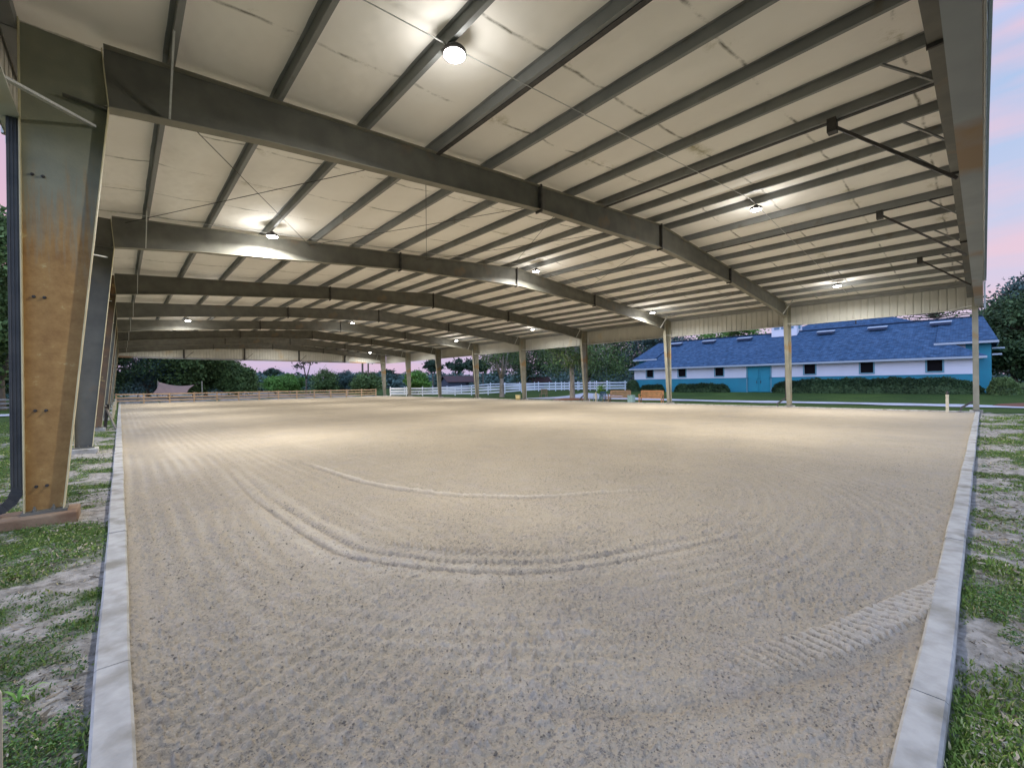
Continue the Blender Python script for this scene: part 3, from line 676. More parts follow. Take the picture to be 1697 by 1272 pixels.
# gable posts and diagonals at both ends
for yy, dr in ((Y1-.12, 1), (.12, -1)):
    for x in ((5.4, 11.35, 17.6, 23.7) if dr > 0 else ()):
        mb = MB(); mb.box(x-.005, x+.005, yy-.1, yy+.1, 4.9, zb(x)+.03); mb.box(x-.07, x+.07, yy+.09, yy+.1, 4.9, zb(x)+.03); mb.box(x-.07, x+.07, yy-.1, yy-.09, 4.9, zb(x)+.03)
        mb.build('gable_post', m_dark, PAV)
        MB().bar((x+.1, yy-.1, 4.95), (x+.9, yy-.1, 5.75), .04, .04).build('gable_brace', m_dark, PAV)
for x, y, z, xe in ((11.0, 2.08, zt(10.95)-.03, 11.0), (18.07, 2.2, zt(18)-.03, 18.1), (24.07, 1.7, zt(24)-.03, 24.0), (5.0, 2.1, zt(4.9)-.03, 5.0)):
    mb = MB(); mb.bar((x, y, z-.08), (xe, .285, 5.15), .055, .055); o = mb.build('header_brace', m_dark, PAV)
    b2 = MB(); b2.box(x-.07, x+.12, y-.08, y+.08, z-.22, z+.06); b2.build('bracket', m_dark, o)
# purlin to end rafter small braces
for x in [p for p in PX if p > 2][2:-1:2]:
    mb = MB(); mb.bar((x+.03, 1.15, zt(x)+.04), (x+.45, U0+.06, zb(x+.45)+.06), .045, .03); mb.build('flange_brace', m_purlin, PAV)
# flange braces at the outer purlins of every frame
fb = MB().bar((.56, -.86, zt(.56)+.02), (.56, -.06, zb(.56)+.02), .05, .022, (1, 0, 0)).build('flange_brace', m_galv, PAV); fb.location = (0, YF[1], 0)
for i in range(2, 9): dup(fb, (0, YF[i], 0))
fb = MB().bar((28.38, -.60, zt(28.38)+.02), (28.38, -.06, zb(28.38)+.02), .05, .022, (1, 0, 0)).build('flange_brace', m_galv, PAV); fb.location = (0, YF[1], 0)
for i in range(2, 9): dup(fb, (0, YF[i], 0))
# knee braces from column web to the fascia girt
kb = MB().bar((-.22, -.02, 5.05), (-.96, -1.0, 4.90), .06, .03).build('knee_brace', m_galv, PAV); kb.location = (0, YF[1], 0)
for i in range(2, 9): dup(kb, (0, YF[i], 0))
kb = MB().bar((29.25, -.02, 4.97), (29.92, -.9, 4.92), .05, .03).build('knee_brace', m_galv, PAV); kb.location = (0, YF[1], 0)
for i in range(2, 9): dup(kb, (0, YF[i], 0))
kb = MB().bar((29.25, .02, 4.97), (29.92, .9, 4.92), .05, .03).build('knee_brace', m_galv, PAV); kb.location = (0, YF[0], 0)
for i in range(1, 8): dup(kb, (0, YF[i], 0))
# rod bracing in the second bay and the last but one
for bay in (1, 6):
    ya, yb = YF[bay]+.02, YF[bay+1]-.02
    for xa, xb in ((.15, 4.8), (4.8, 9.4), (9.4, 14.0), (15.0, 19.6), (19.6, 24.2), (24.2, 28.8)):
        MB().tube([(xa, ya, zt(xa)-.10), (xb, yb, zt(xb)-.10)], .008, 5).build('brace_rod', m_dark, PAV)
        MB().tube([(xb, ya, zt(xb)-.12), (xa, yb, zt(xa)-.12)], .008, 5).build('brace_rod', m_dark, PAV)
# downspouts
def downspout(side):
    mb = MB(); x = -.94 if side < 0 else 29.60
    if side < 0:
        pts = [(-1.16, -.06, 6.1), (-1.16, -.06, 5.65), (-.925, 0, 4.95), (-.925, 0, .42)]
        for a, b in zip(pts[:-1], pts[1:]): mb.bar(a, b, .10, .085, (0, 1, 0))
        for k in (-1, 0, 1): mb.box(-.925+k*.03-.005, -.925+k*.03+.005, -.049, -.041, .45, 4.9)
        o = mb.build('downspout', m_down, PAV)
        e = MB(); n = 9; prev = None
        for k in range(n):
            t0 = rad(90)*k/n; t1 = rad(90)*(k+1)/n; Rr = .26
            p = lambda t: (-.925-Rr+Rr*math.cos(t), 0, .42-Rr*math.sin(t))
            e.bar(p(t0), p(t1+.02), .11 if k % 2 else .098, .095 if k % 2 else .083, (0, 1, 0))
        e.bar((-.925-.26, 0, .16), (-1.5, 0, .14), .10, .085, (0, 1, 0))
        e.build('elbow', m_down, o)
    else:
        mb.bar((29.62, .155, 6.0), (29.62, .155, .55), .075, .075, (0, 1, 0)); o = mb.build('downspout', m_down, PAV)
        e = MB(); e.bar((29.62, .155, .56), (29.62, .62, .20), .085, .085, (1, 0, 0)); e.bar((29.62, .60, .215), (29.62, .66, .02), .07, .07, (1, 0, 0)); e.build('elbow', m_down, o)
    return o
ds = downspout(-1); ds.location = (0, YF[1], 0)
for i in (2, 4, 6, 8): dup(ds, (0, YF[i], 0))
ds = downspout(1); ds.location = (0, YF[0], 0)
for i in (1, 3, 5, 7): dup(ds, (0, YF[i], 0))
ds.location = (.12, YF[0]-.13, 0)

# ------------------------------------------------------------------ lamps
LY = [(5.06, 4.83, 4.84), (15.0, 14.6, 14.9), (26.4, 26.2, 26.1), (37.7, 36.9, 37.65), (49.2, 48.8, 49.1), (56.4, 56.6, 58.6)]  # farthest left and middle lamps added out of sight to brighten the far gable
LX = (3.58, 15.0, 26.3)
def lamp_proto():
    t = thing('ceiling_lamp', 'x', 'lamp')
    h = MB(); h.lathe([(.03, .16), (.06, .155), (.07, .10), (.15, .09), (.17, .06), (.17, .02), (.155, .01)][::-1], 20)
    h.build('housing', m_dark, t, smooth=False)
    MB().lathe([(.001, -.025), (.08, -.018), (.145, 0), (.155, .012)], 20).build('lens', m_lens, t, smooth=True)
    MB().tube([(0, 0, .15), (0, 0, .27)], .008, 6).build('hook', m_dark, t)
    return t
rowname = ('left', 'middle', 'right'); order = ('nearest', 'second', 'third', 'fourth', 'fifth', 'farthest')
base = None
for j in range(6):
    for i in range(3):
        x = LX[i]+(.12 if i == 2 and j in (1, 3) else 0); y = LY[j][i]; z = zt(x)-.10
        lab = f'{order[j]} bright round lamp of the {rowname[i]} row under the roof'
        if base is None: base = lamp_proto(); o = base
        else: o = dup(base)
        zl = z-.03 if i != 1 else 7.03; q = (.98 if j in (1, 3) else 1); o.location = (x*q, y*q, CH+(zl-CH)*q); o['label'] = lab; o['group'] = 'round lamps under the arena roof'
        ln_ = 'lamp_light' if j < 2 else 'far_lamp_light'; ld = bpy.data.lights.get(ln_)
        if ld is None:
            ld = bpy.data.lights.new(ln_, 'AREA'); ld.shape = 'DISK'; ld.size = .30; ld.energy = 270 if j < 2 else 112; ld.color = (1, .98, .935); ld.spread = rad(165)
        lo = bpy.data.objects.new('lamp_light', ld); link(lo, o); lo.location = (0, 0, -.03)
        pd = bpy.data.lights.get('ceiling_fill')
        if pd is None:
            pd = bpy.data.lights.new('ceiling_fill', 'POINT'); pd.energy = 24; pd.color = (1, .98, .95); pd.shadow_soft_size = .13  # extra point light below each lamp, added to brighten the ceiling
        po = bpy.data.objects.new('ceiling_fill', pd); link(po, o); po.location = (0, 0, -.20)
    # conduit carrying the row of lamps
    if j == 5: continue
    ys = LY[j]; pts = [(-.1, ys[0], zt(-.1)+.0), (LX[0], ys[0], zt(LX[0])-.02), (XM, ys[1], zt(XM)-.03), (LX[2], ys[2], zt(LX[2])-.02), (28.9, ys[2], zt(28.9))]
    MB().tube(pts, .008, 6).build('conduit', m_galv, PAV)

# ------------------------------------------------------------------ plants
def leaves(C, S, rg, elong=1.0, flat=0):
    """random leaf quads at centres C with size S"""
    n = len(C); a = rg.normal(size=(n, 3)); a[:, 2] *= (1-flat); a /= np.linalg.norm(a, axis=1)[:, None]
    b = rg.normal(size=(n, 3)); b -= (b*a).sum(1)[:, None]*a; b /= np.linalg.norm(b, axis=1)[:, None]
    S = np.asarray(S)[:, None]; a = a*S*elong; b = b*S*.55
    V = np.stack([C-a, C+b*1.0, C+a, C-b*.9], 1).reshape(-1, 3)
    return V, (np.arange(n)[:, None]*4+np.arange(4)[None])
def tree(name, label, loc, h, cr, kind='oak', seed=1, ncl=46, nl=230, ls=.11, trunk_h=.3, tr=.28, lm=None, bm=None, fork=2, moss=0, squash=.62, group=None, cat='tree', low=0.0, lean=0):
    rg = np.random.default_rng(seed); t = thing(name, label, cat, loc, 0, group)
    zc = h*(1-squash/2*1.0) if kind != 'pine' else h*.86
    H0 = h*trunk_h; tb = MB()
    top = Vector((lean, 0, h*.75)); base_ = Vector((0, 0, -.15)); f0 = Vector((lean*.35, 0, H0))
    tb.tube([base_, Vector((0, 0, .12)), f0*.5, f0], [tr*1.45, tr*1.05, tr*.88, tr*.8], 10)
    cz0 = max(H0*.8, h*low); cz1 = h; mid = (cz0+cz1)/2; hr = (cz1-cz0)/2
    cs = []
    tries = 0
    while len(cs) < ncl and tries < 9000:
        tries += 1; p = rg.uniform(-1, 1, 3)
        r = np.linalg.norm(p)
        if r > 1 or r < .25: continue
        if kind == 'pine' and rg.uniform() < .35: continue
        k = 1-.25*max(0, p[2])
        c = np.array([lean*.7+p[0]*cr*k, p[1]*cr*k, mid+p[2]*hr]); 
        if all(np.linalg.norm((c-q)/np.array([1, 1, .7])) > cr*.16 for q in cs): cs.append(c)
    main = []
    for q in range(fork):
        an = 2*math.pi*q/fork+rg.uniform(-.4, .4); e = Vector((lean*.6+math.cos(an)*cr*.35, math.sin(an)*cr*.35, H0+(h-H0)*.55))
        m1 = f0.lerp(e, .45)+Vector((math.cos(an), math.sin(an), 0))*cr*.05
        tb.tube([f0-Vector((0, 0, .15)), m1, e], [tr*.68, tr*.48, tr*.25], 8); main += [(f0, m1), (m1, e)]
    tw = [(a.lerp(b, s), 0) for a, b in main for s in (.2, .5, .8, 1.0)]
    for c in cs:
        cv = Vector(c); st = min((p for p, _ in tw), key=lambda p: (p-cv).length+max(0, p.z-cv.z)*1.5)
        md = st.lerp(cv, .5)+Vector((0, 0, .06*(cv-st).length)); L = (cv-st).length
        tb.tube([st, md, cv], [min(tr*.3, .03+L*.022), .02+L*.010, .012], 5)
    tb.build('trunk', bm or m_bark, t, smooth=True)
    C = []; 
    for c in cs:
        n = int(nl*rg.uniform(.6, 1.3)); s = cr*.17*rg.uniform(.7, 1.3)
        C.append(c+rg.normal(size=(n, 3))*np.array([s, s, s*.62]))
    C = np.concatenate(C); S = rg.uniform(.6, 1.3, len(C))*ls
    V, Fc = leaves(C, S, rg, 1.0 if kind != 'pine' else 1.4)
    npmesh('crown', V, Fc, lm or L_oak, t)
    if moss:
        n = moss; ci = rg.integers(0, len(cs), n); C = np.array(cs)[ci]+rg.normal(size=(n, 3))*np.array([cr*.16, cr*.16, .25])
        ln = rg.uniform(.3, 1.1, n); w = rg.uniform(.02, .06, n); an = rg.uniform(0, math.pi, n); dx = np.stack([np.cos(an)*w, np.sin(an)*w, an*0], 1)
        top = C; bot = C-np.stack([an*0, an*0, ln], 1)
        V = np.stack([top-dx, top+dx, bot+dx*.2, bot-dx*.2], 1).reshape(-1, 3); npmesh('moss', V, np.arange(4*n).reshape(-1, 4), m_moss, t)['kind'] = 'stuff'
    return t
tree('oak_tree', 'oak with pale forked trunk beside the white fence left of the tan tub', (34.6, 39.8, 0), 8.5, 3.3, seed=3, ncl=40, nl=110, ls=.11, trunk_h=.27, tr=.30, bm=m_barkl, lm=L_oak, fork=3, moss=30, low=.42)
tree('oak_tree', 'moss hung oak in a red mulch bed beside the benches', (33.3, 27.6, 0), 8.5, 2.6, seed=8, ncl=40, nl=210, ls=.10, trunk_h=.36, tr=.27, bm=m_barkl, lm=L_oak, fork=2, moss=260, low=.36)
tree('live_oak', 'wide live oak draped with grey moss left of the blue barn', (56, 43, .2), 12, 7.2, seed=12, ncl=80, nl=300, ls=.16, trunk_h=.2, tr=.4, lm=L_oak, fork=3, moss=900, low=.16)
tree('live_oak', 'dark live oak behind the far white shed', (58, 60, 0), 13, 7, seed=15, ncl=70, nl=280, ls=.18, trunk_h=.2, tr=.38, lm=L_dark, fork=3, moss=300, low=.15)
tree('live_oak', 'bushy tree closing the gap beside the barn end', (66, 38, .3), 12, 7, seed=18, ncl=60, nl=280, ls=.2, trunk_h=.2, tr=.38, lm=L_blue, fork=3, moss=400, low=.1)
tree('oak_tree', 'green tree rising over the barn roof left of the cupola', (66, 24.5, .5), 10.2, 3.9, seed=21, ncl=40, nl=240, ls=.16, trunk_h=.35, tr=.25, lm=L_brt, low=.5)
tree('bare_tree', 'thin nearly leafless tree above the right of the barn roof', (78, 4.2, .5), 13.0, 5.5, seed=22, ncl=60, nl=16, ls=.16, trunk_h=.35, tr=.22, lm=L_dark, low=.5)
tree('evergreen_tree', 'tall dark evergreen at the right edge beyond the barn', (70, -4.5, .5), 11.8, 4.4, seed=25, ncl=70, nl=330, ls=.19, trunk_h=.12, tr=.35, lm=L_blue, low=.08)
tree('evergreen_tree', 'lower dark evergreen just behind the teal barn corner', (63, -2.0, .5), 9.0, 3.4, seed=26, ncl=60, nl=330, ls=.17, trunk_h=.12, tr=.3, lm=L_dark, low=.04)
tree('evergreen_tree', 'dense dark evergreen filling the far right edge', (62, -7.5, .5), 11, 5, seed=27, ncl=70, nl=360, ls=.19, trunk_h=.12, tr=.3, lm=L_dark, low=.03)
# trees beyond the far fence, left
TL = [((-3, 88), 12, 6, 'leftmost dark tree beyond the brown fence', L_dark), ((3.5, 96), 13, 6.5, 'dark tree rising behind the shade sail', L_blue), ((9.5, 92), 12.5, 6, 'green dense tree right of the shade sail', L_oak), ((11.5, 95), 10.5, 4.6, 'bright edged tree at the right end of the left grove', L_oak), ((15.8, 92), 5.4, 3.2, 'low rounded tree at the foot of the left grove', L_oak), ((-8, 80), 13, 6, 'dark tree behind the row of left columns', L_dark)]
for k, ((x, y), h, c, lab, lm) in enumerate(TL):
    tree('dense_tree', lab, (x, y, 0), h, c, seed=40+k, ncl=66, nl=280, ls=.22, trunk_h=.12, tr=.3, lm=lm, low=.02, group='grove beyond the far left corner')
TLL = [((-7.2, 54), 16, 4.6, 'tall tree at the left edge beyond the downspout', L_oak), ((-13, 62), 15, 6, 'dark tree deeper behind the left edge', L_dark), ((-9.5, 70), 12, 5, 'dark tree low behind the left edge fence', L_dark)]
for k, ((x, y), h, c, lab, lm) in enumerate(TLL):
    tree('dense_tree', lab, (x, y, 0), h, c, seed=60+k, ncl=70, nl=260, ls=.2, trunk_h=.15, tr=.3, lm=lm, low=.08)
# mid distance shrubs behind the fence
SH = [((30, 112), 4.6, 3.2, L_brt, 'round green shrub left of the tall bare pine'), ((35.5, 104), 5.4, 3.4, L_oak, 'dark green shrub at the foot of the bare pine'), ((41, 106), 5.0, 3.0, L_blue, 'blue green shrub between the two tall pines'), ((44.5, 100), 4.8, 3.0, L_oak, 'dark shrub under the twin pines'), ((35.9, 62.5), 3.9, 1.9, L_brt, 'bright green bush behind the white fence'), ((31.5, 72), 3.4, 2.4, L_oak, 'dark bush behind the far right arena corner'), ((26, 108), 3.6, 2.6, L_brt, 'low pale shrub beyond the brown fence middle')]
for k, ((x, y), h, c, lm, lab) in enumerate(SH):
    tree('shrub', lab, (x, y, 0), h, c, seed=80+k, ncl=40, nl=200, ls=.17, trunk_h=.1, tr=.12, lm=lm, low=.0, cat='shrub', group='shrubs beyond the fences')
# tall thin pines
tree('pine_tree', 'tall pine with forked bare trunk beyond the brown fence', (32, 106, 0), 15, 4.2, 'pine', seed=91, ncl=26, nl=60, ls=.26, trunk_h=.22, tr=.22, lm=L_pine, low=.36, fork=3)
tree('pine_tree', 'left trunk of the twin pines near the fence end', (41.6, 97, 0), 16, 3.6, 'pine', seed=92, ncl=22, nl=50, ls=.24, trunk_h=.5, tr=.26, lm=L_pine, low=.42, fork=2)
tree('pine_tree', 'right slimmer trunk of the twin pines near the fence end', (43.2, 97.5, 0), 15, 3.0, 'pine', seed=93, ncl=18, nl=50, ls=.24, trunk_h=.5, tr=.2, lm=L_pine, low=.45, fork=2)
for k, (px, D, h, lab) in enumerate([(717, 150, 10, 'flat topped pine standing above the distant woods'), (757, 135, 9.4, 'umbrella shaped pine above the dark shed'), (785, 150, 10.5, 'pine crown right of the umbrella shaped one'), (800, 140, 9.6, 'pine above the fence near the fourth column'), (640, 160, 7, 'small pine at the far right arena corner'), (452, 170, 8.5, 'round headed pine in the distant treeline')]):
    a = (px-848)/FPX; x = (math.sin(TH)+a*math.cos(TH))*D; y = (math.cos(TH)-a*math.sin(TH))*D
    tree('pine_tree', lab, (x, y, 0), h, 3.3, 'pine', seed=100+k, ncl=22, nl=90, ls=.34, trunk_h=.5, tr=.22, lm=L_pine, low=.62, group='pines above the distant woods')
# palms / saplings at the left edge
# distant woods as one mass
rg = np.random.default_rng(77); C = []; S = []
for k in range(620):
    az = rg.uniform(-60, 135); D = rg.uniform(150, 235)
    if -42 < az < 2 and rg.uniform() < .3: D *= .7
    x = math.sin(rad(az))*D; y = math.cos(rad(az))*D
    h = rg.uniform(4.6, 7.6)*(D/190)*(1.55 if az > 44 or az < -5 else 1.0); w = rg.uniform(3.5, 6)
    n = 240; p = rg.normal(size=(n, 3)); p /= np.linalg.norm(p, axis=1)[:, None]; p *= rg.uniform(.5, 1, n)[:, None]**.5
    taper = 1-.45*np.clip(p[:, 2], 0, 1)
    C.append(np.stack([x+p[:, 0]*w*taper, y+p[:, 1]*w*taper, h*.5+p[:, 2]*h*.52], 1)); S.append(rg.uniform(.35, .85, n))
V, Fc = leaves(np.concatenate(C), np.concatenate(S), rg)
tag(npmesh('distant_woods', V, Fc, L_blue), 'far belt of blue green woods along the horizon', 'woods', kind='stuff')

# hedges: leafy boxes with rounded tops
def hedge(label, x0, x1, y0, y1, z0, h, n, seed, lm=L_hedge, rnd=False, name='hedge'):
    rg = np.random.default_rng(seed); t = thing(name, label, 'hedge', ((x0+x1)/2, (y0+y1)/2, z0))
    w, l = (x1-x0)/2, (y1-y0)/2
    core = MB(); ns, nl_ = 10, max(6, int(l*2/.35)); vs = []
    for i in range(nl_+1):
        s = -1+2*i/nl_; e = (1-abs(s)**(6 if not rnd else 2.2))**.35 if abs(s) < 1 else .0
        for k in range(ns+1):
            a = math.pi*k/ns; cx_ = -math.copysign(abs(math.cos(a))**.5, math.cos(a)); zz = abs(math.sin(a))**.5
            j = 1+.06*math.sin(i*1.7+k*2.3)+.05*math.sin(i*.83+seed)+.05*math.sin(i*4.1)
            vs.append((cx_*w*.86*max(e, .15)*j, s*l*.96, zz*h*.93*max(e, .3)*j))
    fs = [(i*(ns+1)+k, i*(ns+1)+k+1, (i+1)*(ns+1)+k+1, (i+1)*(ns+1)+k) for i in range(nl_) for k in range(ns)]
    core.add(vs, fs); core.build('branches', L_dark, t, smooth=True)
    V0 = np.array(vs); ii = rg.integers(0, nl_, n)*(ns+1)+rg.integers(0, ns, n); u, v = rg.uniform(size=(2, n, 1))
    P = (V0[ii]*(1-u)+V0[ii+1]*u)*(1-v)+(V0[ii+ns+1]*(1-u)+V0[ii+ns+2]*u)*v
    P = P*(1+rg.uniform(-.02, .1, (n, 1))*np.array([1, .2, 1])); P += rg.normal(size=(n, 3))*.03
    V, Fc = leaves(P, rg.uniform(.035, .085, n), rg); npmesh('foliage', V, Fc, lm, t); return t
hedge('short clipped dark hedge below the leftmost barn window', 44.2, 45.3, 23.9, 26.9, .38, .9, 6000, 1)
hedge('clipped dark hedge between the left windows and the barn door', 44.2, 45.3, 16.9, 22.8, .4, .95, 9000, 2)
hedge('longest clipped dark hedge running right of the barn door', 44.1, 45.3, -.2, 13.4, .38, 1.28, 26000, 3)
hedge('pale green rounded hedge end at the barn corner', 43.6, 45.6, -1.75, -.15, .35, 1.25, 5000, 4, L_oak, True)
hedge('dark round bush at the left corner of the barn', 45, 47, 27.6, 29.4, .3, 1.5, 5000, 5, L_dark, True, 'bush')

# ------------------------------------------------------------------ grass blades and weeds near the camera
def blades(label, name, n, region, hmean, seed, lm, thr, w0=.0026):
    rg = np.random.default_rng(seed)
    r = np.exp(rg.uniform(math.log(region[0]), math.log(region[1]), n)); t = rg.uniform(region[2], region[3], n)
    x, y = r*np.sin(t), r*np.cos(t)
    ok = ((x < -.125) | (y < .115)) & (x < 29); g = gval(x, y)+.25*(fbm(x, y, 9, 3, 55)-.5)
    ok &= g > (thr+.62*rg.uniform(size=n)**1.3); x, y, r = x[ok], y[ok], r[ok]; n = len(x); z = gz(x, y)
    h = hmean*.8*rg.gamma(3, .33, n)*(1+.35*(vn(x*3, y*3, 5)-.5)); w = w0*(1+r*.22)*rg.uniform(.7, 1.5, n)
    a = rg.uniform(0, 2*math.pi, n); b = rg.uniform(0, 2*math.pi, n); ln = rg.uniform(.15, .9, n)*h
    d = np.stack([np.cos(a), np.sin(a), a*0], 1)*w[:, None]; l = np.stack([np.cos(b), np.sin(b), a*0], 1)*ln[:, None]
    P = np.stack([x, y, z-.005], 1); up = np.array([0, 0, 1.0])
    m = P+l*.35+up*(h*.6)[:, None]; tip = P+l+up*h[:, None]*.9
    V = np.stack([P-d, P+d, m+d*.8, m-d*.8, tip], 1).reshape(-1, 3); i = np.arange(n)[:, None]*5
    Q = np.concatenate([i+np.array([[0, 1, 2, 3]]), i+np.array([[3, 2, 4, 4]])]); 
    T3 = np.concatenate([i+np.array([[0, 1, 2]]), i+np.array([[0, 2, 3]]), i+np.array([[3, 2, 4]])])
    return tag(npmesh(name, V, T3, lm), label, 'grass', kind='stuff')
blades('patchy green grass on the soil left of the sand', 'grass', 380000, (2.0, 34, rad(-60), rad(2)), .021, 1, L_grass, .22)
blades('patchy green grass on the soil at the near end of the sand', 'grass', 380000, (2.0, 34, rad(84), rad(122)), .022, 2, L_grass, .16)
def weeds(label, n, region, seed):
    rg = np.random.default_rng(seed)
    r = np.exp(rg.uniform(math.log(region[0]), math.log(region[1]), n)); t = rg.uniform(region[2], region[3], n)
    x, y = r*np.sin(t), r*np.cos(t); g = fbm(x, y, 1.3, 3, 91)
    ok = ((x < -.16) | (y < .05)) & (g > .5) & (gval(x, y) > .25); x, y = x[ok], y[ok]; n = len(x)
    C = np.stack([x, y, gz(x, y)+rg.uniform(.005, .045, n)], 1); V, Fc = leaves(C, rg.uniform(.003, .009, n)*(1+.06*np.hypot(x, y)), rg, flat=.5)
    tag(npmesh('weeds', V, Fc, L_weed), label, 'weeds', kind='stuff')
weeds('broad leaved weeds among the grass left of the sand', 120000, (2.2, 14, rad(-55), rad(1)), 5)
weeds('broad leaved weeds among the grass at the near end', 120000, (2.2, 16, rad(86), rad(118)), 6)
def litter(label, n, region, seed):
    rg = np.random.default_rng(seed)
    r = np.exp(rg.uniform(math.log(region[0]), math.log(region[1]), n)); t = rg.uniform(region[2], region[3], n)
    x, y = r*np.sin(t), r*np.cos(t); ok = ((x < -.16) | (y < .06)) & (rg.uniform(.2, .8, n) < fbm(x, y, 2.2, 3, 95)); x, y = x[ok], y[ok]; n = len(x)
    C = np.stack([x, y, gz(x, y)+rg.uniform(.002, .014, n)], 1); V, Fc = leaves(C, rg.gamma(2, .0028, n)*(1+.05*np.hypot(x, y)), rg, elong=1.8, flat=.75)
    tag(npmesh('leaf_litter', V, Fc, L_litter), label, 'leaf litter', kind='stuff')
L_litter = leafmat('dry_litter', (.10, .075, .05), (.46, .40, .30))
litter('dry leaf bits and twigs on the soil left of the sand', 70000, (2.2, 16, rad(-55), rad(1)), 15)
litter('dry leaf bits and twigs on the soil at the near end', 70000, (2.2, 20, rad(86), rad(118)), 16)
# one strappy weed by the left kerb
def strappy(loc, label, seed, s=1):
    rg = random.Random(seed); mb = MB()
    for k in range(11):
        a = rg.uniform(0, 6.28); L = rg.uniform(.10, .2)*s; w = .011*s; d = Vector((math.cos(a), math.sin(a), 0)); q = Vector((-d.y, d.x, 0))*w
        p = [Vector((0, 0, 0)), d*L*.35+Vector((0, 0, L*.5)), d*L*.75+Vector((0, 0, L*.62)), d*L*1.05+Vector((0, 0, L*.4))]
        mb.quadstrip([p[0]-q*.6, p[1]-q, p[2]-q*.8, p[3]], [p[0]+q*.6, p[1]+q, p[2]+q*.8, p[3]+q*.05])
    o = mb.build('strappy_weed', L_brt); o.location = loc; tag(o, label, 'plant')
strappy((-.40, 3.35, 0), 'strap leaved weed beside the left kerb', 3, .6)
strappy((-.46, 3.15, 0), 'smaller strap leaved weed nearer the camera than its neighbour', 4, .4)

# ------------------------------------------------------------------ path, mulch
def strip(name, pts, w, dz, m, label, cat):
    a = []; b = []
    for i, (x, y, ww) in enumerate(pts):
        a.append((x-ww/2, y)); b.append((x+ww/2, y))
    rows = []; mb = MB(); K_ = 6
    V = []
    for (x0, y0), (x1, y1) in zip(a, b):
        for k in range(K_+1): V.append((x0+(x1-x0)*k/K_, y0+(y1-y0)*k/K_))
    V = np.array(V); z = gz(V[:, 0], V[:, 1])+dz
    f = [(i*(K_+1)+k, i*(K_+1)+k+1, (i+1)*(K_+1)+k+1, (i+1)*(K_+1)+k) for i in range(len(pts)-1) for k in range(K_)]
    return tag(npmesh(name, np.column_stack([V, z]), f, m, smooth=True), label, cat, kind='structure')
pp = []
for y in np.arange(-45, 34, .6):
    w = 3.1+.5*math.sin(y*.7)+.3*math.sin(y*1.9); c = 36.2+.35*math.sin(y*.31)
    if y > 22: w += (y-22)*.75; c += (y-22)*.12
    pp.append((c, y, w))
strip('path', pp, 3, .035, m_path, 'pale gravel path along the lawn in front of the blue barn', 'path')
strip('path', [(x_, 41.5+.0*x_, 60) for x_ in (0,)]+[(-33, 43.6, 60)], 3, .03, m_path, 'pale lane beyond the lawn at the left edge', 'path') if False else None
V = [(-60, 40.2, 0.02), (-1.6, 40.2, .02), (-1.6, 43.4, .02), (-60, 43.4, .02)]
tag(npmesh('path', V, [(0, 1, 2, 3)], m_path), 'pale lane crossing the lawn at the left edge', 'path', kind='structure')
def blob(name, cx, cy, r, h, m, label, cat, seed=0):
    rg = random.Random(seed); mb = MB(); n = 26; vs = [(0, 0, h)]
    for q, (rr_, zz) in enumerate(((.4, .85), (.75, .5), (1.0, -.25))):
        for k in range(n):
            a = 2*math.pi*k/n; j = 1+.12*math.sin(a*3+seed)+rg.uniform(-.05, .05)
            vs.append((math.cos(a)*r*rr_*j, math.sin(a)*r*rr_*j, h*zz+rg.uniform(-.02, .02)))
    fs = [(0, 1+k, 1+(k+1) % n) for k in range(n)]+[(1+q*n+k, 1+(q+1)*n+k, 1+(q+1)*n+(k+1) % n, 1+q*n+(k+1) % n) for q in range(2) for k in range(n)]
    mb.add(vs, fs); o = mb.build(name, m, smooth=True); o.location = (cx, cy, float(gz(cx, cy))); return tag(o, label, cat, kind='structure')
blob('mulch_bed', 32.9, 27.3, 2.0, .14, m_mulch, 'red mulch bed round the mossy oak', 'mulch')
blob('mulch_bed', 37.5, -2.2, 1.9, .22, m_mulch, 'dark red mulch heap on the lawn at the right edge', 'mulch', 3)

